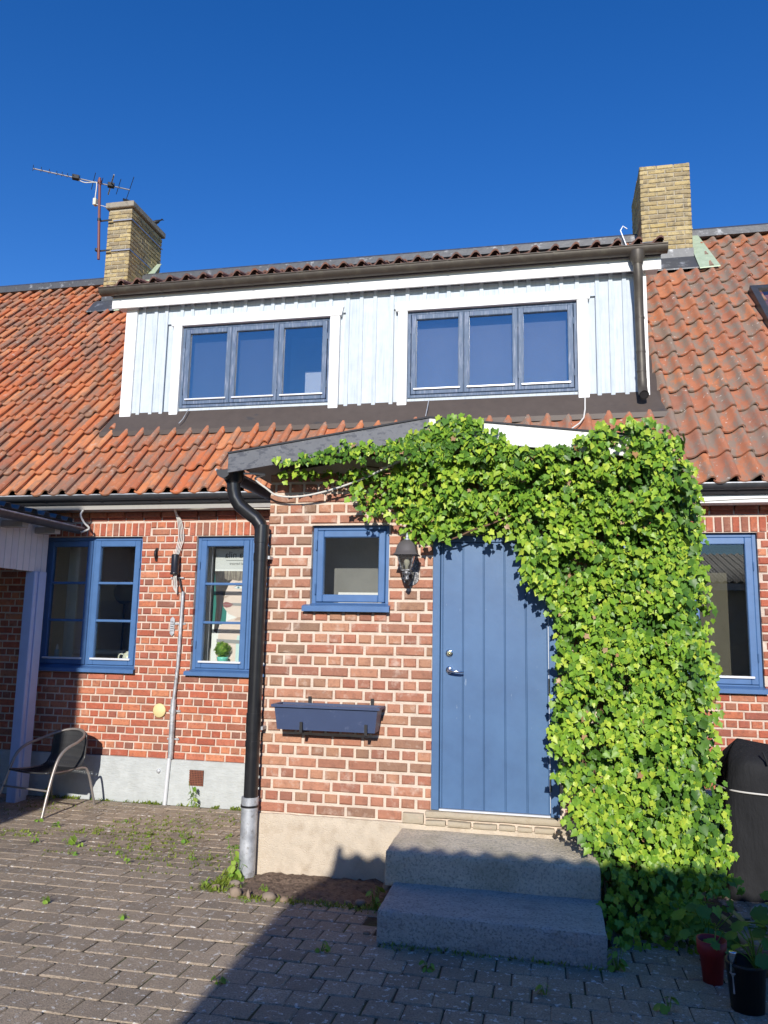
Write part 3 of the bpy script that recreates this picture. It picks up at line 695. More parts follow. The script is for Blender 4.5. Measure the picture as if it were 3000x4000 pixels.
P_(MB().cbox(DX1 - .11, DX1 + .012, DY - .036, DY + .06, 4.36, DZ1, .003), 'corner_board', 'white_paint', dorm)
P_(MB().cbox(-3.43, 3.47, 2.998, 3.022, 5.917, 6.19, .004), 'fascia', 'white_paint', dorm)
P_(MB().box(-3.41, 3.45, 3.023, DY + .12, 5.965, 5.985), 'soffit', 'white_paint', dorm)
mb = MB()
mb.add([(-3.33, DY - .004, 4.515), (3.37, DY - .004, 4.515), (3.47, 2.935, 4.222), (-3.43, 2.935, 4.222), (-3.33, DY - .004, 4.505), (3.37, DY - .004, 4.505), (3.47, 2.94, 4.205), (-3.43, 2.94, 4.205)],
    [(0, 3, 2, 1), (4, 5, 6, 7), (2, 3, 7, 6), (0, 4, 7, 3), (1, 2, 6, 5)])
mb.box(-3.43, 3.47, 2.930, 2.942, 4.165, 4.225)
P_(mb, 'apron', 'apron_brown', dorm)
# dormer roof
PH2 = math.radians(22); S2 = Vector((0, math.cos(PH2), math.sin(PH2))); N2 = Vector((0, -math.sin(PH2), math.cos(PH2))); E2 = Vector((0, 2.900, 6.130))
a = [E2 + S2 * s + N2 * o + Vector((x, 0, 0)) for x in (-3.43, 3.47) for s in (0.04, 3.5) for o in (-.03, -.08)]
droof = P_(MB().add(a, [(0, 1, 3, 2), (4, 6, 7, 5), (0, 4, 5, 1), (2, 3, 7, 6), (0, 2, 6, 4), (1, 5, 7, 3)]), 'dormer_roof', 'felt', house)
TR2 = Matrix((Vector((1, 0, 0)), S2, N2)).transposed().to_4x4(); DW = .2305
for k in range(9):
    for c in range(int(6.95 / DW)):
        x = -3.45 + c * DW; o = E2 + S2 * (k * .39)
        mw = Matrix.Translation((x, o.y, o.z + U(-.003, .003))) @ TR2 @ Matrix.Diagonal((DW / TW, .9, 1.15, 1))
        tc.append(dict(owner=droof, name='tile', key='d%d' % RND.randrange(4), mw=mw, size=TW * TG * .3, vis=k == 0))
place_pieces(tc, TV, 330, lambda c: {'o': 'tile_orange', 'w': 'tile_weathered', 'd': 'tile_dark'}[c['key'][0]])
gutter(dorm, (-3.55, 2.920, 6.150), (3.53, 2.920, 6.150), .076, 'gutter_brown', .62)
# dormer downpipe
dp = MB(); dp.tube([(3.20, 2.915, 6.10), (3.20, 2.915, 6.04), (3.20, 2.915, 5.95)], [.088, .085, .054], 14)
dp.tube([(3.20, 2.915, 5.96), (3.205, 2.92, 5.86), (3.208, 2.95, 5.74), (3.212, 2.99, 5.62), (3.214, 3.015, 5.5), (3.216, 3.02, 5.3), (3.222, 3.02, 4.62)], .051, 14)
dp.tube([(3.222, 3.02, 4.63), (3.222, 3.015, 4.54), (3.222, 2.97, 4.46), (3.224, 2.90, 4.41)], .053, 14, caps=False)
dpo = P_(dp, 'downpipe', 'gutter_brown', dorm); dpo['label'] = 'brown downpipe at the dormer corner'
q = MB(); q.disc((0, 0, 0), .046, 14); o_ = q.build('outlet_mouth', 'black_satin', dpo); o_.matrix_basis = Matrix.Translation((3.224, 2.905, 4.414)) @ Vector((0, -.85, -.5)).to_track_quat('Z', 'Y').to_matrix().to_4x4()
q = MB()
for zz in (5.35, 4.95, 4.72): q.lathe([(.0535, -.012), (.0555, 0), (.0535, .012)], (3.219, 3.02, zz), 14)
P_(q, 'pipe_clip', 'gutter_brown', dpo)
# dormer room
mb = MB(); mb.box(DX0 + .04, DX1 - .04, 5.6, 5.65, 4.0, 7.0); mb.box(-.05, .05, DY + .13, 5.59, 4.0, 6.1); mb.box(DX0 + .04, DX1 - .04, DY + .13, 5.59, 3.9, 4.0)
P_(mb, 'inner_wall', 'room', dorm)
P_(MB().box(-1.02, -.30, 3.9, 4.5, 4.01, 5.24), 'cupboard', 'room_white', dorm)
P_(MB().box(-1.48, -.06, 4.6, 4.65, 4.01, 6.0), 'room_door', 'room_light', dorm)
P_(MB().box(.3, 2.75, DY + .16, DY + .17, 4.01, 6.05), 'added_pane_backing', 'dim_blue', dorm)  # panel added close behind the panes to set how bright they look
P_(MB().box(-2.9, -1.14, DY + .16, DY + .17, 4.01, 6.05), 'added_pane_backing', 'dim_slate', dorm)  # darker panel, likewise added for the tone of the panes
ve = thing('vent_pipe', 'short dark vent pipe with a pale strap leaning beside the broad chimney', 'pipe', (3.05, 3.4, 6.3))
P_(MB().tube([(3.14, 3.42, 6.28), (3.09, 3.40, 6.42), (3.04, 3.38, 6.53)], .050, 14), 'pipe', 'lead', ve)
P_(MB().tube([(3.17, 3.36, 6.30), (3.12, 3.34, 6.45), (3.07, 3.33, 6.60), (3.10, 3.34, 6.66), (3.15, 3.36, 6.63)], .008, 6), 'strap', 'alu_strip', ve)
q = MB(); q.add([(3.12, 2.95, 6.235), (3.50, 2.95, 6.235), (3.50, 3.25, 6.36), (3.26, 3.25, 6.36), (3.12, 2.95, 6.225), (3.50, 2.95, 6.225), (3.50, 3.25, 6.35), (3.26, 3.25, 6.35)], [(0, 1, 2, 3), (7, 6, 5, 4), (0, 4, 5, 1), (1, 5, 6, 2), (2, 6, 7, 3), (3, 7, 4, 0)]); P_(q, 'verge_flashing', 'lead', dorm)
# roof window at the right
def roofpt(x, y, off): s = (y - E0.y) / SL.y; return E0 + SL * s + NR * off + Vector((x, 0, 0))
rw = MB()
for x0, x1, y0, y1 in ((4.92, 5.0, 4.28, 5.12), (5.62, 5.70, 4.28, 5.12), (5.0, 5.62, 4.28, 4.35), (5.0, 5.62, 5.05, 5.12)):
    a = [roofpt(x, y, o) for x in (x0, x1) for y in (y0, y1) for o in (0, .13)]
    rw.add(a, [(0, 1, 3, 2), (4, 6, 7, 5), (0, 4, 5, 1), (2, 3, 7, 6), (0, 2, 6, 4), (1, 5, 7, 3)])
rwo = P_(rw, 'roof_window', 'gutter_dark', house)
q = MB(); q.add([roofpt(5.0, 4.35, .10), roofpt(5.62, 4.35, .10), roofpt(5.62, 5.05, .10), roofpt(5.0, 5.05, .10)], [(0, 1, 2, 3)]); P_(q, 'pane', 'pane_dormer', rwo)
# stay hooks and cables below the dormer windows
for pth, nm, mt, lb in (([(-2.28, 3.06, 4.52), (-2.30, 2.96, 4.36), (-2.335, 2.93, 4.30)], 'window_stay', 'galvanised', 'thin metal window stay hanging over the brown apron below the left dormer window'),
                    ([(.80, 3.06, 4.50), (.80, 2.96, 4.38), (.785, 2.93, 4.27)], 'window_stay', 'galvanised', 'thin metal window stay hanging over the brown apron below the right dormer window')):
    tag(MB().tube(pth, .006, 6).build(nm, mt), lb, 'window stay')
tag(MB().tube([(2.60, 3.06, 4.47), (2.59, 2.93, 4.28), (2.57, 2.84, 4.16), (2.52, 2.78, 4.08), (2.40, 2.70, 3.98), (2.36, 2.6, 3.86), (2.36, 2.45, 3.70)], .009, 8).build('white_cable', 'cable_white'), 'white cable hanging from the dormer over the tiles', 'cable')

# ------------------------------------------------------------------ porch
porch = thing('entrance_porch', 'brown brick entrance porch with low gable, blue door and small window', 'porch', (1.3, 0, 0))
PX1 = 2.62
WP = (.355, .968, 1.960, 2.588); DOOR = (1.306, 2.206, .50, 2.50)
pw = wall_shell(0.004, PX1 - .004, .40, 2.98, [WP, DOOR], .011, .24)
pw.prism([(0.004, 2.98), (PX1 - .004, 2.98), (PX1 - .004, 3.0), (1.316, 3.2), (.004, 3.0)], .012, .24)
for x0 in (.004, PX1 - .24): pw.box(x0 + .001, x0 + .236, .241, PY - .01, .0, 3.0)
pwall = P_(pw, 'wall', 'mortar_light', porch)
pc = []
BP = (.210, .095, .0625, .020, .083)
def pvis(p): return not (p.x > 1.35 and p.z > 2.5) and not (p.x > 2.45) and p.z < 2.98
lay_bricks(pwall, 'b', BP, 0, PX1, .446, 3.05, [WP, DOOR, (1.095, 2.5, .40, .53)], Matrix.Identity(4), pc, vis=pvis, seed=31)
lay_bricks(pwall, 'b', BP, 0, PY - .08, .446, 3.0, [], Matrix.Translation((0.006, PY - .02, 0)) @ Matrix.Rotation(-math.pi / 2, 4, 'Z'), pc, vis=lambda p: False, seed=32)
lay_bricks(pwall, 'b', BP, 0, PY - .02, .446, 3.0, [], Matrix.Translation((PX1, 0, 0)) @ Matrix.Rotation(math.pi / 2, 4, 'Z'), pc, vis=lambda p: False, seed=33)
place_pieces(pc, V, 300, lambda c: 'brick_brown')
# plinth, slightly irregular face
def slab_mesh(x0, x1, y0, y1, z0, z1, nx, nz, amp, c=.012, ny=None):
    """rough-dressed block: a subdivided box with softened edges and bumps"""
    ny = ny or max(2, nx // 3); mb = MB(); idx = {}
    def P(i, j, k, sd):
        if (sd, i, j, k) in idx: return idx[sd, i, j, k]
        x, y, z = x0 + (x1 - x0) * i / nx, y0 + (y1 - y0) * j / ny, z0 + (z1 - z0) * k / nz
        ex, ey, ez = i in (0, nx), j in (0, ny), k in (0, nz)
        if ex + ey + ez >= 2:
            if ex: x += c * (1 if i == 0 else -1) * .6
            if ey: y += c * (1 if j == 0 else -1) * .6
            if ez: z += c * (1 if k == 0 else -1) * .6
        if ex + ey + ez >= 2: amp2 = noise.noise(Vector((x * 14, y * 14, z * 14))); x += (.5 - (i > nx / 2)) * -.010 * amp2 * ex * (c < .01); y += (j < ny / 2) * ey * .012 * max(0, amp2) * (c < .01); z -= (k > nz / 2) * ez * .014 * max(0, amp2) * (c < .01)
        n = noise.noise_vector(Vector((x * 5, y * 5, z * 5))) * amp + noise.noise_vector(Vector((x * 17, y * 17, z * 17))) * amp * .5
        idx[sd, i, j, k] = len(mb.v); mb.v.append((x + n.x, y + n.y, z + n.z)); return idx[sd, i, j, k]
    for i in range(nx):
        for k in range(nz):
            for j, fl in ((0, 0), (ny, 1)):
                f = (P(i, j, k, fl), P(i + 1, j, k, fl), P(i + 1, j, k + 1, fl), P(i, j, k + 1, fl)); mb.f.append(f[::-1] if fl else f); mb.sm.append(True)
    for i in range(nx):
        for j in range(ny):
            for k, fl in ((0, 1), (nz, 0)):
                f = (P(i, j, k, 2 + fl), P(i + 1, j, k, 2 + fl), P(i + 1, j + 1, k, 2 + fl), P(i, j + 1, k, 2 + fl)); mb.f.append(f[::-1] if fl else f); mb.sm.append(True)
    for j in range(ny):
        for k in range(nz):
            for i, fl in ((0, 1), (nx, 0)):
                f = (P(i, j, k, 4 + fl), P(i, j + 1, k, 4 + fl), P(i, j + 1, k + 1, 4 + fl), P(i, j, k + 1, 4 + fl)); mb.f.append(f[::-1] if fl else f); mb.sm.append(True)
    return mb
P_(slab_mesh(-.012, PX1 + .01, -.018, PY - .04, -.12, .440, 40, 8, .004, .008), 'plinth', 'plinth_render', porch)
P_(slab_mesh(1.10, 1.262, -.03, .2, .432, .512, 4, 3, .003), 'sill_stone', 'doorsill', porch)
for xa, xb in ((1.265, 1.42), (1.424, 1.60), (1.604, 1.78), (1.784, 1.905), (1.91, 2.02), (2.025, 2.17), (2.175, 2.33), (2.335, 2.48)):
    P_(slab_mesh(xa, xb, -.034 + U(-.006, .004), .2, .424, .470 + U(-.004, .004), 4, 3, .004), 'sill_stone', 'doorsill', porch)
P_(slab_mesh(1.264, 2.23, -.022, .24, .476, .530, 18, 3, .003), 'sill_stone', 'doorsill', porch)
window(porch, WP, 0, [(.355 + .036, .968 - .036)], 0, rail=.052, fr=.034, drip=False, label='small square blue window in the porch wall', depth=.05)
# door --------------------------------------------------------------
fr = MB(); dx0, dx1, dz0, dz1 = DOOR
fr.cbox(dx0, dx0 + .056, .0, .10, .533, dz1, .004); fr.cbox(dx1 - .062, dx1, .0, .10, .533, dz1, .004); fr.cbox(dx0 + .056, dx1 - .062, .001, .10, dz1 - .05, dz1, .004)
frame = P_(fr, 'door_frame', 'blue_door', porch)
lf = MB(); lf.box(dx0 + .060, dx1 - .066, .022, .06, .547, dz1 - .054); leaf = P_(lf, 'door', 'blue_door', porch); leaf['label'] = 'blue boarded front door'
lx0, lx1 = dx0 + .060, dx1 - .066; npl = 5; pwid = (lx1 - lx0 - .018) / npl
P_(MB().cbox(lx0, lx0 + .015, .008, .022, .547, dz1 - .054, .003), 'plank', 'blue_door', leaf)
for i in range(npl):
    a = lx0 + .018 + i * pwid
    P_(MB().cbox(a + .0008, a + pwid - .0085, .010, .022, .547, dz1 - .054, .0025), 'plank', 'blue_door', leaf)
    P_(MB().cbox(a + pwid - .0072, a + pwid - .0004, .0105, .022, .547, dz1 - .054, .0015), 'groove_bead', 'blue_door', leaf)
P_(MB().cbox(dx0 + .058, dx1 - .064, -.010, .05, .531, .544, .003), 'threshold', 'alu_strip', porch)
hd = MB()
hd.lathe([(.0, -.012), (.018, -.012), (.023, -.008), (.024, 0)], (0, 0, 0), 18); hd = MB()
def yl(prof, c, n=18):      # lathe about the y axis
    mb = MB().lathe(prof, (0, 0, 0), n); mb.v = [(c[0] + x, c[1] - z, c[2] + y) for x, y, z in mb.v]; return mb
h1 = yl([(.027, 0), (.027, .006), (.022, .010), (.0, .010)], (1.432, .010, 1.515)); h1.tube([(1.432, .0, 1.515), (1.432, -.035, 1.515), (1.436, -.048, 1.514), (1.450, -.053, 1.512), (1.485, -.053, 1.506), (1.52, -.051, 1.503), (1.540, -.046, 1.504)], [.010, .010, .011, .0115, .010, .009, .006], 10)
P_(h1, 'handle', 'chrome', leaf)
P_(yl([(.028, 0), (.028, .005), (.023, .009), (.014, .009), (.0, .009)], (1.432, .010, 1.634)), 'lock_rose', 'chrome', leaf)
P_(yl([(.009, .009), (.009, .015), (.0, .015)], (1.432, .010, 1.630), 12), 'lock_cylinder', 'brass', leaf)
for zc in (.76, 1.42, 2.1):
    P_(MB().tube([(lx1 + .003, -.006, zc - .055), (lx1 + .003, -.006, zc + .055)], .008, 8), 'hinge', 'chrome', leaf)
P_(MB().box(lx1 + .0005, lx1 + .0035, .004, .0075, .56, 2.4), 'edge_strip', 'alu_strip', leaf)
# gable roof --------------------------------------------------------
def rake(x0, z0, x1, z1, h, y0, y1): return MB().prism([(x0, z0 - h), (x1, z1 - h), (x1, z1), (x0, z0)], y0, y1)
P_(rake(-.228, 3.100, 1.3155, 3.322, .146, -.325, -.300), 'fascia', 'slate_fascia', porch)
P_(rake(1.3165, 3.322, 2.86, 3.125, .146, -.325, -.300), 'fascia', 'fascia_peeled', porch)
P_(rake(-.232, 3.112, 1.316, 3.334, .012, -.335, 2.75), 'roof', 'felt', porch)
P_(rake(1.3165, 3.334, 2.865, 3.137, .012, -.335, 2.75), 'roof', 'felt', porch)
P_(rake(-.20, 3.09, 1.315, 3.305, .06, -.298, 2.2), 'roof_boards', 'soffit_grey', porch); P_(rake(1.317, 3.305, 2.83, 3.11, .06, -.298, 2.2), 'roof_boards', 'soffit_grey', porch)
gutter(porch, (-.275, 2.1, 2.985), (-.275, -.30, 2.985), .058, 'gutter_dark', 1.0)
# downpipe
dpp = MB()
pth = [(-.245, -.16, 2.97), (-.245, -.16, 2.90), (-.243, -.155, 2.85), (-.230, -.15, 2.79), (-.195, -.14, 2.73), (-.13, -.115, 2.675), (-.075, -.095, 2.635), (-.04, -.088, 2.59), (-.026, -.085, 2.53), (-.024, -.085, 2.4), (-.022, -.085, .50)]
dpp.tube(pth, .053, 18)
dpp.tube([(-.245, -.16, 3.0), (-.245, -.16, 2.93), (-.245, -.16, 2.90)], [.085, .075, .056], 18)
for z0, z1 in ((2.44, 2.58), (2.30, 2.36), (1.02, 1.16), (.92, .96)): dpp.tube([(-.024, -.085, z0), (-.024, -.085, z1)], .0565, 18)
ddo = P_(dpp, 'downpipe', 'black_plastic', porch); ddo['label'] = 'glossy black downpipe with galvanised foot'
P_(MB().tube([(-.026, -.085, .56), (-.026, -.085, .47)], .064, 18).tube([(-.028, -.085, -.03), (-.026, -.085, .47)], .061, 18), 'pipe_foot', 'galvanised', ddo)
P_(MB().tube([(-.026, -.085, .49), (-.026, -.085, .505)], .068, 18), 'pipe_collar', 'black_plastic', ddo)
q = MB()
for zz in (2.33, 1.05): q.box(.02, .045, -.075, .0, zz - .012, zz + .012)
P_(q, 'pipe_clip', 'galvanised', ddo)
# inside the porch
mb = MB(); mb.box(.25, 2.36, 1.9, 1.95, .4, 3.0); mb.box(1.05, 1.1, .245, 1.89, .4, 3.0); mb.box(.25, 2.36, .245, 1.9, 2.92, 2.96); mb.box(.25, 2.36, .245, 1.9, .40, .46)
P_(mb, 'inner_wall', 'room_light', porch)
P_(MB().box(.28, 1.045, .52, .55, .47, 2.90), 'added_backing_panel', 'dim_grey', porch)  # panel added to catch the sun and lighten the small window
P_(MB().box(.50, .92, .30, .48, 1.96, 2.085), 'shelf', 'room_white', porch)

# ------------------------------------------------------------------ stone steps
st1 = slab_mesh(1.10, 2.43, -.625, -.022, .192, .406, 60, 10, .004, .008, 24)
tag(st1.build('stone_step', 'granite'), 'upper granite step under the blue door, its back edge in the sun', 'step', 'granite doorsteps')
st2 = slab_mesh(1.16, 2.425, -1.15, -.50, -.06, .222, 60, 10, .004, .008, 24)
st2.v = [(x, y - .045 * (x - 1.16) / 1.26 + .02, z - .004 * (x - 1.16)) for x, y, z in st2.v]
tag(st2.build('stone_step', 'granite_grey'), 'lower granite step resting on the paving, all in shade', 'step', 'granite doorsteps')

# ------------------------------------------------------------------ lean-to at the left
shed = thing('lean_to', 'white boarded lean-to with corrugated roof and post at the left edge', 'lean-to', (-3.56, 2.1, 0))
P_(MB().cbox(-3.62, -3.50, 2.0, 2.19, -.2, 2.375, .008).cbox(-3.500, -3.484, 2.06, 2.19, -.08, 2.375, .004), 'post', 'pale_blue_post', shed)
y = 2.24; i = 0
while y > -2.2:
    P_(MB().cbox(-3.555, -3.530, y - .101, y - .003, 2.372 + U(-.002, .002), 2.96, .003), 'board', 'white_shed', shed); y -= .104
P_(MB().box(-3.60, -3.556, -2.2, 2.24, 2.38, 2.95), 'beam', 'white_shed', shed)
P_(MB().cbox(-3.62, -3.50, -2.2, -2.05, -.1, 2.375, .008), 'post', 'pale_blue_post', shed)
for k in range(4):
    yy = 2.02 - k * .56
    P_(MB().cbox(-3.53, -3.27, yy - .05, yy + .05, 2.80, 2.872, .004), 'rafter_end', 'soffit_grey', shed)
# corrugated sheet: trapezoid ribs running up the slope (along -x)
mb = MB(); yy = 2.38; prof = []
while yy > -2.3:
    prof += [(yy, 0), (yy - .095, 0), (yy - .115, .048), (yy - .185, .048)]; yy -= .2125
prof = [(a, b) for a, b in prof]
def shx(x): return 2.972 + (-3.27 - x) * .14
v = []; n = len(prof)
for x in (-3.27, -6.6):
    for o in (0, -.006):
        v += [(x, a, shx(x) + b + o) for a, b in prof]
F = []
for k in range(n - 1): F += [(k, k + 1, 2 * n + k + 1, 2 * n + k), (n + k, 3 * n + k, 3 * n + k + 1, n + k + 1), (k, n + k, n + k + 1, k + 1)]
mb.add(v, F); P_(mb, 'roof_sheet', 'slate_sheet', shed)
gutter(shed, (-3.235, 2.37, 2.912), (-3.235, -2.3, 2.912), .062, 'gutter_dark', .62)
P_(MB().box(-6.6, -6.5, -2.2, 2.4, -.1, 3.3), 'rear_wall', 'rear_plaster', shed)

# ------------------------------------------------------------------ buildings behind the viewer (they cast the two big shadows)
TE = math.tan(SUN_EL) / math.cos(SUN_AZ); TA = math.tan(SUN_AZ)
ye = -6.4; xe = .625 - TA * ye; ze = .185 - TE * ye
nb = thing('outbuilding', 'low plastered outbuilding with corrugated roof behind the viewer', 'outbuilding', (xe + 3, -8, 0))
P_(MB().box(xe + .12, xe + 9, -11.5, -6.8, -.2, ze - .1), 'wall', 'rear_plaster', nb)
mb = MB(); nx = 360; v = []
for i in range(nx + 1):
    x = xe + .05 + 9.0 * i / nx; w = .021 * math.cos(2 * math.pi * (x - xe) / .152)
    v += [(x, ye, ze + w), (x, -9.2, ze + w + 2.8 * math.tan(math.radians(17))), (x, -12, ze - .1 + w)]
for i in range(nx): mb.f += [(3 * i, 3 * i + 3, 3 * i + 4, 3 * i + 1), (3 * i + 1, 3 * i + 4, 3 * i + 5, 3 * i + 2)]; mb.sm += [True, True]
mb.v = v; P_(mb, 'roof_sheet', 'rear_roof', nb)
P_(MB().box(xe + .07, xe + 9, -6.52, -6.44, ze - .17, ze - .03), 'fascia', 'white_paint', nb)
P_(MB().box(xe, xe + .045, -9, ye + .02, ze - .16, ze + .045), 'verge', 'white_paint', nb)
P_(MB().box(xe + .02, xe + .13, -6.9, -6.38, -.2, ze - .02), 'corner_post', 'white_paint', nb)
P_(MB().box(xe + 2.4, xe + 3.3, -6.82, -6.79, .2, 2.3), 'door', 'blue_paint', nb)
xl = -3.12 + TA * (2.45 + 7.2); zl = 2.97 + TE * (2.45 + 7.2)
nb2 = thing('neighbour_house', 'tall plastered neighbouring house behind the viewer', 'house', (xl - 4, -10, 0))
P_(MB().box(xl - 8, xl, -15, -7.2, -.2, zl), 'wall', 'rear_plaster', nb2)
P_(MB().box(xl - 8.1, xl - .02, -15.1, -7.25, zl + .001, zl + .10), 'roof', 'rear_roof', nb2)
for zz in (1.0, 4.2):
    for k in range(3): P_(MB().box(xl - 6.8 + k * 2.3, xl - 5.8 + k * 2.3, -7.215, -7.19, zz, zz + 1.4), 'window', 'blue_paint', nb2)

# ------------------------------------------------------------------ soil bed, stones
mb = MB(); nx, ny = 44, 24
for j in range(ny + 1):
    for i in range(nx + 1):
        x, y = -.10 + 1.24 * i / nx, -.56 + .54 * j / ny
        e = min(1, 5 * min(i / nx, 1 - i / nx, j / ny + .02))
        mb.v.append((x + U(-.006, .006), y + U(-.006, .006), gz(y) - .03 + e * (.045 + .022 * noise.noise(Vector((x * 6, y * 6, 1))) + .016 * noise.noise(Vector((x * 25, y * 25, 2))) + U(-.004, .004)) + .02 * (y > -.2)))
for j in range(ny):
    for i in range(nx): a = j * (nx + 1) + i; mb.f.append((a, a + 1, a + nx + 2, a + nx + 1)); mb.sm.append(True)
tag(mb.build('soil', 'soil'), kind='structure')
def pebble(sx, sy, sz, seed):
    me = MB(); r = random.Random(seed); o = Vector((r.random() * 9, r.random() * 9, 0)); n, m = 12, 7
    for j in range(m + 1):
        th = math.pi * j / m
        for i in range(n):
            a = 2 * math.pi * i / n; d = Vector((math.sin(th) * math.cos(a), math.sin(th) * math.sin(a), math.cos(th)))
            f = 1 + .28 * noise.noise(d * 1.3 + o) + .08 * noise.noise(d * 4 + o); me.v.append((d.x * sx * f, d.y * sy * f, d.z * sz * f))
    for j in range(m):
        for i in range(n): me.f.append((j * n + i, j * n + (i + 1) % n, (j + 1) * n + (i + 1) % n, (j + 1) * n + i)[::-1]); me.sm.append(True)
    return me.mesh('stone', 'stone')
for i, (x, y, a, b, c, lb) in enumerate(((.075, -.545, .042, .035, .040, 'rounded brown stone edging the soil bed, nearest the downpipe'), (.175, -.57, .016, .03, .034, 'narrow upright brown stone edging the soil bed beside the rounded one'),
        (.315, -.555, .052, .036, .030, 'broad low stone at the middle of the sunny bed edge'), (.425, -.565, .032, .026, .022, 'small wedge shaped stone ending the sunny bed edge'),
        (.45, -.40, .024, .02, .016, 'pale pebble lying on the soil bed'), (.835, -.49, .026, .02, .015, 'small tan stone in the shaded half of the bed'), (.92, -.49, .038, .028, .024, 'larger stone in the shaded half of the bed'),
        (1.02, -.12, .03, .03, .04, 'grey stone wedged between the plinth and the upper step'))):
    o = tag(put('stone', pebble(a, b, c, 60 + i), None, Matrix.Translation((x, y, gz(y) + c * .55)) @ Matrix.Rotation(U(-.4, .4), 4, 'Z')), lb, 'stone', 'stones round the soil bed')
for i, (x, y, c) in enumerate(((1.085, -1.02, .016), (-.03, -.30, .03), (-.12, -.42, .026))):
    lb = ('white pebble on the paving at the corner of the lower step', 'broken grey stone by the foot of the downpipe', 'flat grey stone chip in front of the downpipe foot')[i]
    tag(put('stone', pebble(c * 1.4, c, c * .7, 90 + i), None, Matrix.Translation((x, y, gz(y) + c * .4))), lb, 'stone')

# ------------------------------------------------------------------ wall lamp
LX, LY = 1.140, -.185
lamp = thing('wall_lamp', 'black and silver lantern wall lamp beside the blue door', 'lamp', (LX, 0, 2.13))
q = MB().prism([(LX - .060, 2.165), (LX - .042, 2.140), (LX, 2.120), (LX + .042, 2.140), (LX + .060, 2.165), (LX + .060, 2.290), (LX + .035, 2.325), (LX - .035, 2.325), (LX - .060, 2.290)], -.014, .004); P_(q, 'back_plate', 'lamp_metal', lamp)
P_(MB().tube([(LX, -.014, 2.20), (LX, -.06, 2.165), (LX, -.12, 2.135), (LX, -.165, 2.140), (LX, LY, 2.165)], [.016, .013, .012, .013, .014], 10), 'arm', 'black_satin', lamp)
c = (LX, LY, 0)
P_(MB().lathe([(.0, 2.150), (.020, 2.155), (.022, 2.168), (.014, 2.180), (.018, 2.192), (.034, 2.198), (.036, 2.208), (.030, 2.214), (.030, 2.222), (.0, 2.222)], c, 18), 'base', 'lamp_metal', lamp)
ca = math.pi / 4
P_(MB().lathe([(.044, 2.224), (.082, 2.336)], c, 4, False, ph=ca), 'glass', 'lamp_glass', lamp)
q = MB()
for k in range(4):
    a = ca + k * math.pi / 2; q.tube([(LX + .045 * math.cos(a), LY + .045 * math.sin(a), 2.222), (LX + .084 * math.cos(a), LY + .084 * math.sin(a), 2.338)], .0055, 6)
q.lathe([(.050, 2.220), (.050, 2.230)], c, 4, False, ph=ca); q.lathe([(.088, 2.328), (.090, 2.338)], c, 4, False, ph=ca)
P_(q, 'cage', 'lamp_metal', lamp)
P_(MB().lathe([(.122, 2.334), (.118, 2.340), (.104, 2.350), (.097, 2.372), (.088, 2.400), (.070, 2.424), (.045, 2.440), (.030, 2.448), (.0, 2.450)], c, 4, True, ph=ca), 'roof', 'lamp_roof', lamp)
P_(MB().lathe([(.020, 2.446), (.022, 2.452), (.009, 2.462), (.012, 2.474), (.006, 2.490), (.0, 2.506)], c, 12), 'finial', 'galvanised', lamp)
P_(MB().lathe([(.0, 2.225), (.012, 2.226), (.012, 2.255), (.021, 2.268), (.023, 2.290), (.014, 2.308), (.0, 2.314)], c, 12), 'bulb', 'room_light', lamp)

# ------------------------------------------------------------------ flower box
fb = thing('flower_box', 'empty navy blue plastic flower box hung on the brown brick wall', 'flower box', (.56, -.12, 1.06))
def ringbox(x0, x1, y0, y1, z): return [(x0, y0, z), (x1, y0, z), (x1, y1, z), (x0, y1, z)]
R = [ringbox(.195, .925, -.180, -.045, 1.065), ringbox(.175, .945, -.198, -.028, 1.222), ringbox(.155, .965, -.218, -.010, 1.226), ringbox(.155, .965, -.218, -.010, 1.244), ringbox(.182, .938, -.191, -.036, 1.244), ringbox(.203, .917, -.172, -.052, 1.078)]
q = MB(); v = [p for r_ in R for p in r_]
q.add(v, [(3, 2, 1, 0)] + [(4 * i + k, 4 * i + (k + 1) % 4, 4 * i + 4 + (k + 1) % 4, 4 * i + 4 + k) for i in range(5) for k in range(4)] + [(20, 21, 22, 23)])
P_(q, 'trough', 'plastic_navy', fb)
for x in (.385, .865):
    q = MB(); q.box(x - .010, x + .010, -.212, -.2, 1.05, 1.125); q.box(x - .010, x + .010, -.20, -.004, 1.046, 1.056); q.box(x - .012, x + .012, -.012, -.003, 1.04, 1.29); P_(q, 'bracket', 'black_satin', fb)

# ------------------------------------------------------------------ rattan chair
CH = Matrix.Translation((-3.02, 1.88, gz(1.9) + .004)) @ Matrix.Rotation(math.radians(-11), 4, 'Z')
chair = thing('garden_chair', 'black woven garden chair with tubular steel frame by the brick wall', 'chair', (-3.02, 1.88, gz(1.9)))
def cpath(pts): return [CH @ Vector(p) for p in pts]
def smooth_path(pts, n=6):
    pts = [Vector(p) for p in pts]; out = []
    P = [pts[0]] + pts + [pts[-1]]
    for i in range(1, len(P) - 2):
        for k in range(n):
            t = k / n; a, b, c_, d = P[i - 1], P[i], P[i + 1], P[i + 2]
            out.append(.5 * ((2 * b) + (c_ - a) * t + (2 * a - 5 * b + 4 * c_ - d) * t * t + (3 * b - a - 3 * c_ + d) * t ** 3))
    out.append(pts[-1]); return out
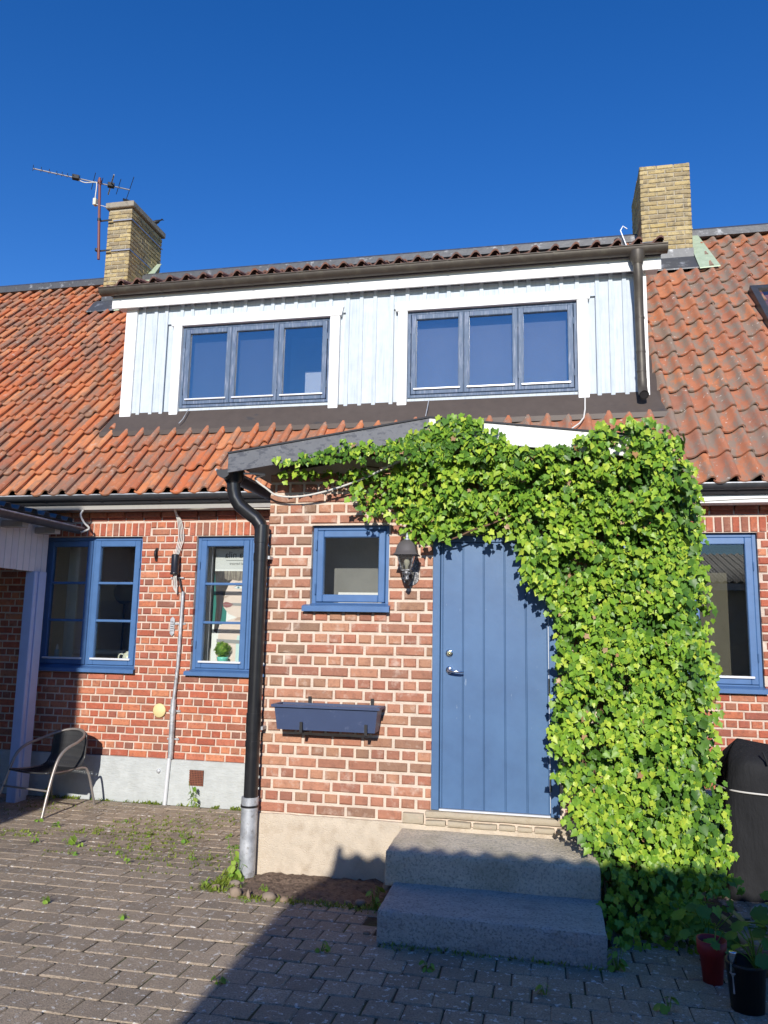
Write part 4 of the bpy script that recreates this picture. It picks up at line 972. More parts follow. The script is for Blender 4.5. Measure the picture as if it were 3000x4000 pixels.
# front is -y in chair space; the front leg, arm and back rail are one bent tube
arm = [(-.335, -.40, 0), (-.315, -.33, .22), (-.30, -.26, .42), (-.295, -.19, .56), (-.285, -.08, .635), (-.265, .08, .675), (-.215, .22, .72), (-.12, .30, .755), (0, .325, .765), (.12, .30, .755), (.215, .22, .72), (.265, .08, .675), (.285, -.08, .635), (.295, -.19, .56), (.30, -.26, .42), (.315, -.33, .22), (.335, -.40, 0)]
P_(MB().tube(cpath(smooth_path(arm)), .0155, 10), 'arm_rail', 'chair_tube', chair)
for s in (-1, 1):
    P_(MB().tube(cpath(smooth_path([(s * .235, .10, .395), (s * .250, .20, .395), (s * .265, .25, .36), (s * .285, .30, .20), (s * .305, .345, 0)])), .0125, 10), 'rear_leg', 'chair_tube', chair)
    P_(MB().tube(cpath([(s * .235, .10, .395), (s * .24, -.05, .395), (s * .262, -.22, .405), (s * .292, -.255, .41)]), .010, 8), 'seat_rail', 'chair_tube', chair)
P_(MB().tube(cpath([(-.312, -.32, .25), (.312, -.32, .25)]), .010, 8), 'front_stretcher', 'chair_tube', chair)
# woven shell: strands of separate geometry following seat and back
def shell(u, t):      # u -1..1 across, t 0..1 from seat front to back top
    if t < .48:
        k = t / .48; y = -.30 + .46 * k; z = .425 - .035 * math.sin(k * math.pi) - .015 * k; w = .255 - .02 * k
        f = Vector((u * w, y, z - .012 * (1 - u * u) + (.0 if k > .1 else -.10 * (.1 - k))))
    else:
        k = (t - .48) / .52; e = min(1, k * 4); y = .16 + .06 * e + .10 * k; z = .41 + .35 * k; w = .235 + .01 * k - .02 * k * k
        f = Vector((u * w, y - .075 * u * u * k, z - .025 * u * u * k))
    return f
wv = MB(); NU, NT = 30, 66
for j in range(NT):
    ta = j / NT; tb = (j + .82) / NT; vv = []
    for i in range(NU + 1):
        u = -1 + 2 * i / NU; dz = .0035 * (1 if (i + j) % 2 else -1)
        for t in (ta, tb): p = shell(u, t); vv.append(CH @ (p + Vector((0, -dz * .6, dz))))
    wv.add(vv, [(2 * i, 2 * i + 2, 2 * i + 3, 2 * i + 1) for i in range(NU)], True)
for i in range(NU // 2 + 1):
    u = -1 + 4 * i / NU if i < NU // 2 else 1; vv = []
    for j in range(NT + 1):
        p = shell(max(-.99, min(.99, u)), j / NT)
        for d in (-.0045, .0045): vv.append(CH @ (p + Vector((d, 0, -.001))))
    wv.add(vv, [(2 * j, 2 * j + 1, 2 * j + 3, 2 * j + 2) for j in range(NT)], True)
for j in range(24):
    vv = []
    for i in range(13):
        for t in (j / 24, (j + 1) / 24): vv.append(CH @ (shell(-.985 + 1.97 * i / 12, t) + Vector((0, .004, -.005))))
    if j != 12: wv.add(vv, [(2 * i, 2 * i + 2, 2 * i + 3, 2 * i + 1) for i in range(12)], True)
P_(wv, 'woven_seat', 'rattan', chair)
rim = [shell(-1, k / 24) for k in range(25)] + [shell(-1 + k / 10, 1) for k in range(1, 21)] + [shell(1, 1 - k / 24) for k in range(1, 25)] + [shell(1 - k / 10, 0) for k in range(1, 21)]
P_(MB().tube(cpath(rim), .010, 8), 'seat_rim', 'rattan', chair)

# ------------------------------------------------------------------ covered barbecue
bbq = thing('covered_barbecue', 'barbecue under a black fabric cover beside the ivy', 'barbecue cover', (3.95, .85, gz(.85)))
q = MB(); nA, nZ = 72, 30; cx, cy = 3.95, .86
for j in range(nZ + 1):
    t = j / nZ
    for i in range(nA):
        a = 2 * math.pi * i / nA
        hx, hy = .57 - .10 * t ** 1.5, .40 - .09 * t ** 1.5
        if t > .86:
            k = (t - .86) / .14; hx *= 1 - .16 * k * k; hy *= 1 - .985 * k
        e = 6.0
        ca_, sa_ = math.cos(a), math.sin(a)
        rr = 1 / ((abs(ca_)) ** e + (abs(sa_)) ** e) ** (1 / e)
        fold = (.045 * math.sin(a * 7 + 1.6 * math.sin(t * 3)) + .026 * math.sin(a * 15 + t * 4)) * (1 - t) ** .5 + .055 * noise.noise(Vector((ca_ * 2.4, sa_ * 2.4, t * 3)))
        rr *= 1 + fold
        z = gz(cy) + .03 + (min(t, .86) / .86) * .93
        top = .03 * math.sin(max(0, t - .86) / .14 * math.pi / 2)
        z += (.11 if t > .86 else 0) * max(0, (t - .86) / .14) + .012 * noise.noise(Vector((a * 2, t * 3, 4)))
        xx = cx + ca_ * rr * hx
        if t > .5: z += ((t - .5) / .5) * (.03 - .17 * max(0, xx - 3.60) - .5 * max(0, 3.56 - xx))
        q.v.append((xx, cy + sa_ * rr * hy, z))
for j in range(nZ):
    for i in range(nA): q.f.append((j * nA + i, j * nA + (i + 1) % nA, (j + 1) * nA + (i + 1) % nA, (j + 1) * nA + i)); q.sm.append(True)
q.f.append(tuple(range(nZ * nA, (nZ + 1) * nA))); q.sm.append(True)
P_(q, 'cover', 'cover_black', bbq)
cord = []
for k in range(73):
    a = 2 * math.pi * k / 72; e = 4.2; rr = 1 / (abs(math.cos(a)) ** e + abs(math.sin(a)) ** e) ** (1 / e)
    cord.append((cx + math.cos(a) * rr * .545, cy + math.sin(a) * rr * .375, .66 + .02 * math.sin(a * 2)))
P_(MB().tube(cord, .007, 6), 'tie_cord', 'cable_white', bbq)
P_(MB().tube([(3.66, .545, .965), (3.67, .52, .93), (3.68, .505, .88)], .009, 6), 'strap', 'cover_black', bbq)

# ------------------------------------------------------------------ leaves
def leaf_outline(kind):
    if kind == 'ivy': h = [(0, 0), (.16, .13), (.37, .08), (.37, -.12), (.52, -.30), (.33, -.50), (0, -.97)]
    elif kind == 'ivy2': h = [(0, 0), (.20, .15), (.42, .02), (.36, -.22), (.48, -.42), (.24, -.58), (0, -.95)]
    elif kind == 'oval': h = [(0, 0), (.16, -.08), (.27, -.30), (.26, -.55), (.13, -.82), (0, -1)]
    elif kind == 'lobed': h = [(0, 0), (.2, .1), (.42, 0), (.38, -.2), (.52, -.32), (.40, -.5), (.44, -.66), (.22, -.76), (0, -1)]
    else: h = [(0, 0), (.08, -.3), (.07, -.65), (0, -1)]
    return h
def leaf_mesh(kind, m, seed=0, fold=.16):
    r = random.Random(seed); h = leaf_outline(kind); mb = MB(); n = len(h)
    rt = [(x * r.uniform(.9, 1.1), y * r.uniform(.93, 1.05)) for x, y in h]
    sp = [(0, rt[0][1]), (0, -.28), (0, -.62), (0, rt[-1][1])]
    v = [(0, y, -.02 + (-.10 * y * y)) for _, y in sp]
    def side(s):
        b = len(v); v.extend([(s * x, y, fold * x + .05 * r.uniform(-1, 1) * x - .10 * y * y) for x, y in rt[1:-1]]); k = n - 2
        F = []
        ring = [0] + [b + i for i in range(k)] + [3]
        cut1 = max(2, k // 2)
        for i in range(len(ring) - 1):
            piv = 1 if i < cut1 else 2
            F.append((piv, ring[i], ring[i + 1]))
        F.append((1, ring[cut1], 2)); 
        return [f if s > 0 else f[::-1] for f in F if len(set(f)) == 3]
    F = side(1) + side(-1); mb.add(v, F, True); return mb.mesh('leaf', m)
def orient(n, roll, size, p):
    n = Vector(n).normalized(); d = Vector((math.sin(roll), 0, -math.cos(roll))); d = d - n * d.dot(n)
    if d.length < 1e-3: d = Vector((1, 0, 0)).cross(n)
    y = -d.normalized(); x = y.cross(n)
    m = Matrix((x, y, n)).transposed().to_4x4(); return Matrix.Translation(p) @ m @ Matrix.Diagonal((size, size, size, 1))

# ------------------------------------------------------------------ ivy
IVY = [(0.133, 3.024), (0.281, 3.038), (0.714, 3.151), (0.963, 3.126), (1.31, 3.249), (1.447, 3.297), (1.607, 3.312), (1.735, 3.217), (1.94, 3.22), (2.023, 3.248), (2.146, 3.159), (2.264, 3.094), (2.386, 3.134), (2.504, 3.204), (2.656, 3.225), (2.842, 3.229), (3.022, 3.146), (3.106, 2.964), (3.187, 2.769), (3.209, 2.578), (3.213, 2.327), (3.256, 1.989), (3.218, 1.776), (3.294, 1.569), (3.237, 1.333), (3.234, 1.027), (3.234, 0.818), (3.258, 0.623), (3.239, 0.426), (3.103, 0.297), (2.991, 0.065), (2.665, 0.02), (2.445, 0.103), (2.421, 0.337), (2.376, 0.52), (2.283, 0.613), (2.217, 0.815), (2.206, 0.977), (2.134, 1.087), (2.199, 1.384), (2.204, 1.693), (2.191, 1.865), (2.14, 2.039), (2.012, 2.141), (1.975, 2.313), (1.932, 2.51), (1.753, 2.508), (1.545, 2.536), (1.335, 2.464), (1.148, 2.465), (1.111, 2.636), (0.797, 2.657), (0.722, 2.85), (0.43, 2.963), (0.174, 2.933)]
def inside(x, z, poly=IVY):
    c = False; n = len(poly)
    for i in range(n):
        (x0, z0), (x1, z1) = poly[i], poly[i - 1]
        if (z0 > z) != (z1 > z) and x < (x1 - x0) * (z - z0) / (z1 - z0) + x0: c = not c
    return c
def edge_dist(x, z):
    best = 9
    for i in range(len(IVY)):
        (x0, z0), (x1, z1) = IVY[i], IVY[i - 1]; dx, dz = x1 - x0, z1 - z0
        t = max(0, min(1, ((x - x0) * dx + (z - z0) * dz) / (dx * dx + dz * dz))); best = min(best, math.hypot(x - x0 - t * dx, z - z0 - t * dz))
    return best
def ysurf(x, z):
    t = max(0, (1.5 - z) / 1.5); y = -.20 - .62 * t ** 1.6
    y += -.10 * noise.noise(Vector((x * 2.3, z * 2.3, 3))) - .085 * noise.noise(Vector((x * 5.5, z * 5.5, 8)))
    k = max(0, min(1, (z - 2.45) / .5)); y -= .17 * k * k * (3 - 2 * k) * min(1, max(0, (x - .9) / .5))
    if x < 1.9: y += .05
    return y
ivy = thing('ivy', 'dense bright green ivy climbing over the porch gable and beside the door', 'ivy', (2.75, -.3, 0))
IV = {}
for i in range(4):
    IV['a%d' % i] = leaf_mesh('ivy' if i % 2 else 'ivy2', 'ivy_leaf', 300 + i); IV['b%d' % i] = leaf_mesh('ivy' if i % 2 else 'ivy2', 'ivy_inner_shaded', 310 + i)
IV['c0'] = leaf_mesh('ivy2', 'dry_leaf', 330)
ic = []
def add_leaf(x, y, z, n, size, key, vis=True): ic.append(dict(owner=ivy, name='leaf', key=key, mw=orient(n, U(-.9, .9), size, (x, y, z)), size=size * size * .6, vis=vis))
for i in range(60000):
    x, z = U(.1, 3.35), U(0, 3.36)
    if not inside(x, z): continue
    d = edge_dist(x, z)
    if d < .04 and U(0, 1) < .35: continue
    if x < 1.0 and U(0, 1) < .5: continue
    if z > 3.085 + .05 * noise.noise(Vector((x * 9, 0, 0))) + .9 * max(0, 1.93 - x) + .9 * max(0, x - 2.32): continue
    y = ysurf(x, z)
    rgt = max(0, x - 2.78) if z > .4 else 0
    y += .55 * rgt ** 1.5 / (.45 ** .5)
    lay = RND.random()
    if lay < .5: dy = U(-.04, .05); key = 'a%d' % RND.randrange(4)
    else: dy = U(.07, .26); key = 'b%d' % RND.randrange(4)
    thin = noise.noise(Vector((x * 5.5, z * 5.5, 20))) + .5 * noise.noise(Vector((x * 13, z * 13, 2)))
    if thin > .20 and lay < .5 and U(0, 1) < .9: continue
    if thin > .42 and lay < .75: continue
    if RND.random() < .010: key = 'c0'
    y = y + dy
    if x < 2.62 and y > -.03: y = -.03 - U(0, .03)
    if z > 3.0 and x < 2.9 and y > -.36: y = -.345 - U(0, .03) if d < .12 or U(0, 1) < .5 else min(y, -.04)
    if .98 < x < 2.46 and y > -1.25 and z < .43 and x < 2.42: continue
    size = U(.027, .056)
    if x < 1.25: size *= U(.7, 1.0)
    if RND.random() < .08: size *= 1.25
    if RND.random() < .25: size *= .65
    add_leaf(x, y, z, (U(-.8, .8) + .6 * rgt, -1, U(-.35, .95)), size, key, vis=lay < .5)
# loose shoots over the edges
for i in range(520):
    k = RND.randrange(len(IVY)); (x0, z0), (x1, z1) = IVY[k], IVY[k - 1]; t = RND.random(); x, z = x0 + (x1 - x0) * t + U(-.045, .045), z0 + (z1 - z0) * t + U(-.045, .035)
    if z < .06 or z > 3.09 + .8 * max(0, 1.93 - x) + .8 * max(0, x - 2.32): continue
    if x < 2.43 and z < .45: continue
    rgt = max(0, x - 2.72) if z > .4 else 0
    y = ysurf(x, z) + U(-.04, .03) + .55 * rgt ** 1.5 / (.45 ** .5)
    if z > 3.0 and x < 2.9: y = min(y, -.345)
    add_leaf(x, y, z, (U(-.6, .6), -1, U(-.2, .8)), U(.03, .062), 'a%d' % RND.randrange(4))
# the ivy goes round the corner and over the porch side
for i in range(4600):
    y, z = U(-.45, 1.3), U(0.02, 3.2); x = 2.68 + U(.02, .40) * (1 - .35 * max(0, y)) + .05 * noise.noise(Vector((y * 3, z * 3, 5)))
    if y < ysurf(x, z) + .1: continue
    add_leaf(x, y, max(z, gz(y) + .02), (1, U(-.8, .3), U(-.1, .7)), U(.05, .09), 'b%d' % RND.randrange(4), vis=False)
for i in range(2600):
    z = U(.1, 3.05); x = U(2.72, 3.14); y = ysurf(x, z) + U(.05, .45)
    if inside(x + .05, z): add_leaf(x, y, z, (U(-.3, .9), -1, U(-.2, .8)), U(.035, .07), 'b%d' % RND.randrange(4), vis=False)
place_pieces(ic, IV, 320, lambda c: {'a': 'ivy_leaf', 'b': 'ivy_inner_shaded', 'c': 'dry_leaf'}[c['key'][0]])
vine = MB()
for i in range(26):
    x = U(2.35, 2.68); z = gz(-.6) + .02; pts = []; h = U(1.2, 3.0); drift = U(-.2, .05)
    for k in range(14):
        t = k / 13; zz = z + h * t; xx = x + drift * t + .05 * math.sin(t * 9 + i); xx = max(2.30 if zz < 2.4 else 1.2, xx)
        yy = max(ysurf(xx, zz) + .22, -.60 if zz > .15 else -.6)
        if xx < 2.44 and zz < .5: xx = 2.46
        pts.append((xx, min(yy, -.04) if xx < 2.62 else yy, zz))
    vine.tube(pts, U(.003, .006), 5)
for pts in ([(2.5, -.12, 2.6), (2.0, -.09, 2.78), (1.5, -.07, 2.72), (1.1, -.06, 2.82), (.7, -.06, 2.9), (.3, -.05, 2.96)], [(1.9, -.2, 2.62), (1.75, -.19, 2.56), (1.62, -.17, 2.52), (1.50, -.14, 2.47), (1.38, -.1, 2.44)], [(2.4, -.13, 2.9), (1.8, -.10, 3.0), (1.2, -.08, 2.98), (.8, -.07, 3.03)]):
    vine.tube(smooth_path(pts), .007, 6)
P_(vine, 'stem', 'bark', ivy)

# ------------------------------------------------------------------ potted plants at the right
def pot(mb_prof, c, n=28): return MB().lathe(mb_prof, c, n)
LV = {'l0': leaf_mesh('lobed', 'pot_leaf', 401), 'l1': leaf_mesh('lobed', 'pot_leaf', 402), 'o0': leaf_mesh('oval', 'pot_leaf', 403)}
def bush(owner, c, r, h, n, size, keys=('l0', 'l1'), seed=0):
    rr = random.Random(seed); st = MB(); lc = []
    for i in range(n):
        a = rr.uniform(0, 6.28); d = r * math.sqrt(rr.random()); z = h * rr.uniform(.25, 1)
        p = Vector((c[0] + d * math.cos(a), c[1] + d * math.sin(a), c[2] + z)); st.tube([Vector(c), Vector((c[0] + .4 * d * math.cos(a), c[1] + .4 * d * math.sin(a), c[2] + z * .7)), p], .003, 4, caps=False)
        put('leaf', LV[rr.choice(keys)], owner, orient((math.cos(a) * .6, math.sin(a) * .6 - .3, 1), a + rr.uniform(-.6, .6), size * rr.uniform(.6, 1.15), p))
    P_(st, 'stem', 'weed_leaf', owner)
b0 = gz(-1.2)
rp = thing('potted_plant', 'leafy plant in a small red plastic pot below the ivy', 'potted plant', (2.935, -1.2, b0))
P_(pot([(0, 0), (.048, 0), (.060, .135), (.070, .138), (.074, .205), (.067, .205), (.060, .14), (.055, .12), (0, .12)], (2.935, -1.2, b0)), 'pot', 'red_pot', rp)
bush(rp, (2.95, -1.2, b0 + .12), .09, .12, 9, .06, seed=1)
b1 = gz(-1.5)
bp = thing('potted_plant', 'leafy plant in a black nursery pot with a solar light stake', 'potted plant', (3.03, -1.5, b1))
P_(pot([(0, 0), (.074, 0), (.088, .20), (.092, .20), (.092, .212), (.084, .212), (.080, .17), (0, .17)], (3.03, -1.5, b1)), 'pot', 'black_satin', bp)
bush(bp, (3.08, -1.48, b1 + .17), .11, .18, 16, .085, seed=2)
sl_ = thing('solar_light', 'small steel solar light stake in the black pot', 'garden light', (2.965, -1.545, b1 + .17))
P_(MB().lathe([(0, .165), (.016, .165), (.017, .16), (.017, .115), (.0, .115)], (2.965, -1.545, b1 + .10), 14), 'cap', 'chrome', sl_)
P_(MB().lathe([(.014, .115), (.014, .075)], (2.965, -1.545, b1 + .10), 14), 'lens', 'lamp_glass', sl_)
P_(MB().lathe([(.017, .075), (.018, .07), (.012, .065), (.006, .05), (.005, -.02)], (2.965, -1.545, b1 + .10), 14), 'stake', 'galvanised', sl_)
for (x, y, r, lb, sd) in ((3.30, -.98, .19, 'front clay coloured bowl planter with broad leaves at the right edge', 5), (3.46, -.60, .19, 'rear clay coloured bowl planter with broad leaves against the barbecue cover', 6)):
    g0 = gz(y); bo = thing('potted_plant', lb, 'potted plant', (x, y, g0))
    P_(pot([(0, 0), (r * .55, 0), (r * .9, .13), (r, .155), (r * 1.02, .19), (r * .95, .20), (r * .90, .165), (0, .15)], (x, y, g0)), 'pot', 'clay_bowl', bo)
    bush(bo, (x + .04, y, g0 + .15), .17, .20, 18, .09, seed=sd)
# low leafy growth between the ivy and the pots
gp = thing('leafy_plant', 'leafy green plant growing between the ivy and the red pot', 'plant', (2.93, -.95, gz(-.95)))
bush(gp, (2.97, -.92, gz(-.95)), .16, .30, 26, .085, seed=9)

# ------------------------------------------------------------------ weeds in the joints
WV = {'w0': leaf_mesh('oval', 'weed_leaf', 501), 'w1': leaf_mesh('lobed', 'weed_leaf', 502), 'w2': leaf_mesh('blade', 'weed_leaf', 503)}
def weed(x, y, h, n, size, label, seed, tall=False, group=None):
    r = random.Random(seed); g = gz(y); t = thing('weed', label, 'weed', (x, y, g), group)
    st = MB()
    for i in range(n):
        a = r.uniform(0, 6.28); z = h * (i + .5) / n if tall else h * r.uniform(.15, 1); d = size * (.5 if tall else r.uniform(.2, .9))
        p = Vector((x + d * math.cos(a), y + d * math.sin(a), g + z)); st.tube([(x, y, g - .01 + (z * .8 if tall else 0)), p], .0016, 4, caps=False)
        put('leaf', WV[r.choice(('w0', 'w0', 'w1', 'w2'))], t, orient((math.cos(a) * .7, math.sin(a) * .7 - .2, .8), a + r.uniform(-.5, .5) + 1.57, size * r.uniform(.7, 1.2), p))
    if tall: st.tube([(x, y, g), (x - .02, y, g + h * .6), (x - .05, y - .01, g + h * 1.25)], .0025, 5)
    P_(st, 'stem', 'weed_leaf', t)
weed(-1.60, 2.33, .22, 22, .055, 'tall weed with broad leaves against the white plinth below the rusty vent', 1, True)
weed(-1.03, .95, .10, 14, .045, 'taller weed sprig in the paving between the chair and the downpipe foot', 2, True)
weed(-1.853, .48, .085, 9, .05, 'upright bright green weed alone in the sunny paving in front of the chair', 3)
weed(-3.30, 2.28, .12, 20, .055, 'clump of weeds in the shade beside the white post', 4)
weed(-.07, -.18, .13, 26, .05, 'weeds growing round the galvanised foot of the downpipe', 5)
weed(-.16, -.02, .20, 14, .055, 'tall leafy weed left of the downpipe foot, against the wall', 6, True)
weed(.24, -.44, .07, 26, .028, 'grassy tuft on the soil bed behind the edging stones', 7)
weed(1.03, -.55, .14, 22, .045, 'weeds at the shaded end of the soil bed by the lower step', 8)
weed(2.47, -1.17, .12, 20, .045, 'weed at the right corner of the lower step', 9)
weed(2.66, -1.62, .06, 8, .06, 'broad leaved weed lying on the shaded paving in front of the red pot', 10)
for i, (x, y) in enumerate(((-2.39, .72), (-1.71, .45), (-.63, .3), (-1.19, .56), (-1.24, .27), (-1.03, .0), (-1.0, -1.05), (-1.55, .12), (-2.15, .46), (-2.45, 1.2), (-1.92, 1.55), (-.23, -.37), (.18, -.64), (-.38, -1.15), (-.75, 1.3), (-1.45, 1.1), (-2.75, 1.35), (-.5, .85), (-1.3, 1.75), (.55, -1.9), (1.5, -1.45), (2.1, -1.6), (.9, -1.35))):
    weed(x, y, U(.03, .06), RND.randrange(6, 12), U(.024, .04), 'small green weed sprig in a paving joint', 40 + i, group='small weed sprigs in the paving joints')
# moss and fine growth along joints and wall feet: nobody could count it
ml = MB()
def tuft(x, y, s):
    g = gz(y); a = U(0, 6.28)
    p = Vector((x, y, g + U(-.012, .004))); d = Vector((math.cos(a), math.sin(a), 0)) * s; n = Vector((-d.y, d.x, 0)) * .5; u = Vector((0, 0, s * U(.5, 1.3)))
    ml.add([p - n * .6, p + n * .6, p + d * .5 + u * .7 + n * .3, p + d * .9 + u], [(0, 1, 2, 3)])
for i in range(6200):
    x, y = U(-3.4, -.05), RND.triangular(-.7, 2.42, 1.2)
    if noise.noise(Vector((x * 1.1, y * 1.1, 30))) < .02 - .12 * (x > -1.4): continue
    k = round((y + 7.4) / PD - .5) + .5
    if U(0, 1) < .72: y = -7.4 + k * PD + U(-.012, .012)
    else:
        row = round((y + 7.4) / PD); off = PW / 2 if row % 2 else 0; x = -6.4 + off + (math.floor((x + 6.4 - off) / PW) + .5) * PW + U(-.012, .012)
    tuft(x, y, U(.010, .030))
for i in range(2600):
    x = U(-3.4, -.02)
    if noise.noise(Vector((x * 5, 3, 7))) < U(-.1, .45): continue
    tuft(x, PY - .04 - abs(RND.gauss(0, .028)), U(.012, .035) * (1 + .8 * max(0, noise.noise(Vector((x * 4, 0, 0))))))
for i in range(900): tuft(-.12 + abs(RND.gauss(0, .05)) * RND.choice((-1, 1)), U(-.5, .1), U(.012, .035))
for i in range(700): tuft(U(.05, 1.1), -.56 + RND.gauss(0, .03), U(.01, .03))
for i in range(500): tuft(U(1.2, 2.45), -1.16 - .05 * (x > 2) + RND.gauss(0, .025), U(.01, .025))
tag(ml.build('moss', 'moss'), 'moss and fine green growth in the paving joints', None, None, 'stuff')

# ------------------------------------------------------------------ fittings on the red wall
cb = thing('cable_junction', 'black cylindrical cable junction box on the red brick wall', 'junction box', (-1.985, PY - .07, 2.37))
P_(MB().lathe([(.0, .235), (.040, .235), (.046, .225), (.046, .03), (.052, .025), (.052, .008), (.030, 0), (0, 0)], (-1.99, PY - .07, 2.365), 18), 'housing', 'black_plastic', cb)
q = MB(); q.box(-2.06, -1.90, PY - .02, PY - .004, 2.33, 2.345); P_(q, 'bracket', 'galvanised', cb)
q = MB()
for k in range(4):
    dx = -.025 + k * .016
    q.tube(smooth_path([(-2.0 + dx * .3, 2.30, 3.12), (-2.01 + dx * .5, PY - .06, 3.05), (-1.985 + dx, PY - .03, 2.98), (-1.96 + dx * 1.3, PY - .02, 2.8), (-1.985 + dx, PY - .055, 2.6)]), .0055, 6)
for k in range(3): q.tube(smooth_path([(-1.99 + k * .012, PY - .07, 2.37), (-2.01 + k * .02, PY - .06, 2.27), (-1.985 + k * .012, PY - .05, 2.19 - k * .02), (-1.965, PY - .05, 2.26), (-1.975, PY - .07, 2.37)]), .006, 6)
P_(q, 'cable', 'cable_white', cb)
cd = thing('conduit_pipe', 'grey metal cable conduit running down the red brick wall to the paving', 'conduit', (-1.95, PY - .03, -.12))
P_(MB().tube(smooth_path([(-1.945, PY - .045, 2.34), (-1.92, PY - .04, 2.24), (-1.895, PY - .035, 2.17)], 4), .010, 8), 'lead_in_cable', 'black_satin', cd)
P_(MB().tube([(-1.893, PY - .028, 2.18), (-1.905, PY - .028, 1.36), (-1.93, PY - .03, .98)], .019, 10), 'upper_pipe', 'galvanised', cd)
P_(MB().tube([(-1.93, PY - .035, .99), (-1.928, PY - .035, .35)], .030, 12).tube([(-1.93, PY - .035, .84), (-1.93, PY - .035, .88)], .033, 12), 'sleeve', 'galvanised', cd)
P_(MB().tube([(-1.932, PY - .05, .36), (-1.945, PY - .05, .1), (-1.955, PY - .05, gz(PY) - .01)], .021, 10), 'lower_pipe', 'alu_strip', cd)
for zz in (1.82, .86, .56): P_(MB().box(-1.99, -1.85, PY - .012, PY - .003, zz - .010, zz + .010), 'clip', 'galvanised', cd)
tag(yl([(.075, 0), (.078, .010), (.070, .020), (.0, .022)], (-2.105, PY - .001, .858), 24).build('vent_cover', 'cream_disc'), 'round cream vent cover on the red brick wall', 'vent cover')
tag(yl([(.024, 0), (.022, .016), (.012, .02), (0, .02)], (-2.058, PY - .029, .215), 14).build('wall_plug', 'galvanised'), 'small round metal plug in the white plinth', 'wall plug')
q = MB().tube([(-2.262, PY - .02, 2.66), (-2.258, PY - .045, 2.64), (-2.256, PY - .05, 2.60), (-2.258, PY - .03, 2.56), (-2.258, PY - .005, 2.555)], [.010, .012, .014, .013, .009], 8); q.box(-2.27, -2.246, PY - .02, PY + .002, 2.53, 2.68)
tag(q.build('wall_hook', 'black_satin'), 'black iron hook on the red brick wall between the windows', 'hook')
q = MB().prism([(-2.037, 1.71), (-2.01, 1.68), (-1.983, 1.71), (-1.983, 1.87), (-2.01, 1.90), (-2.037, 1.87)], PY - .012, PY - .004)
sg = q.build('wall_plate', 'galvanised'); tag(sg, 'small grey metal plate beside the conduit', 'plate'); WM[sg.name] = Matrix.Identity(4)
q = MB()
for k in range(5): q.box(-2.03, -1.99 + (.0 if k % 2 else -.008), PY - .014, PY - .0125, 1.735 + k * .025, 1.741 + k * .025)
P_(q, 'plate_text', 'black_satin', sg)
# cables under the eaves and on the porch gable
def cable(pts, r, lb, m='cable_white', name='cable'): return tag(MB().tube(smooth_path(pts, 8), r, 7).build(name, m), lb, 'cable')
cable([(-.12, -.27, 2.955), (.02, -.20, 2.96), (-.06, -.18, 2.93), (.02, -.14, 2.86), (.10, -.10, 2.81), (.28, -.10, 2.80), (.52, -.12, 2.84), (.80, -.16, 2.92), (1.05, -.22, 3.02), (1.18, -.25, 3.08)], .008, 'white cable sagging below the dark gable fascia of the porch')
cable([(-3.10, 2.25, 3.13), (-3.13, 2.22, 3.05), (-3.10, 2.25, 2.96), (-3.06, 2.30, 2.90), (-3.12, 2.31, 2.87), (-3.18, 2.33, 2.86)], .012, 'thick white cable dropping from the eaves to the lean-to roof')
cable([(-2.0, 2.245, 3.115), (-1.7, 2.24, 3.10), (-1.3, 2.242, 3.11), (-.9, 2.24, 3.09), (-.4, 2.24, 3.10)], .006, 'thin pale cable along the soffit above the poster window', 'cable_box')
cable([(2.95, 2.235, 3.14), (3.5, 2.232, 3.10), (4.2, 2.232, 3.12), (5.0, 2.232, 3.10)], .005, 'thin grey cable along the white soffit at the right', 'soffit_grey')

# ------------------------------------------------------------------ TV antenna
an = thing('tv_antenna', 'television antenna with long boom on a brown mast strapped to the narrow chimney', 'antenna', (-5.62, 5.9, 8.25))
P_(MB().tube([(-5.62, 5.9, 8.25), (-5.725, 5.9, 9.84)], .024, 12).tube([(-5.722, 5.9, 9.745), (-5.724, 5.9, 9.80)], .034, 12), 'mast', 'mast_brown', an)
A0, A1 = Vector((-6.694, 5.352, 9.79)), Vector((-5.31, 6.229, 9.76)); bd = (A1 - A0).normalized(); ed_ = Vector((-.60, .74, 0)).normalized()
P_(MB().tube([A0, A1], .013, 8), 'boom', 'antenna_metal', an)
for t, L, r in ((1.0, .45, .006), (.88, .28, .006), (.70, .19, .006), (.615, .30, .006), (.47, .09, .005), (.40, .08, .005), (.345, .08, .005), (.29, .08, .005), (.235, .08, .005), (.16, .085, .005), (.08, .09, .005), (.0, .10, .005)):
    c0 = A0 + (A1 - A0) * t; P_(MB().tube([c0 - ed_ * L + Vector((0, 0, .012)), c0 + ed_ * L + Vector((0, 0, .012))], r, 6), 'element', 'black_satin', an)
c0 = A0 + (A1 - A0) * .80
P_(MB().tube([c0 - ed_ * .36 + Vector((0, 0, .02)), c0 + ed_ * .36 + Vector((0, 0, .02))], .014, 8), 'dipole', 'antenna_metal', an)
for t in (.80, .43): c0 = A0 + (A1 - A0) * t; q = MB(); q.cbox(-.06, .06, -.045, .045, -.03, .05, .008, Matrix.Translation(c0) @ Matrix.Rotation(math.atan2(bd.y, bd.x), 4, 'Z')); P_(q, 'balun_box', 'black_satin', an)
P_(MB().cbox(-5.80, -5.74, 5.85, 5.93, 9.30, 9.43, .006), 'amplifier_box', 'cable_box', an)
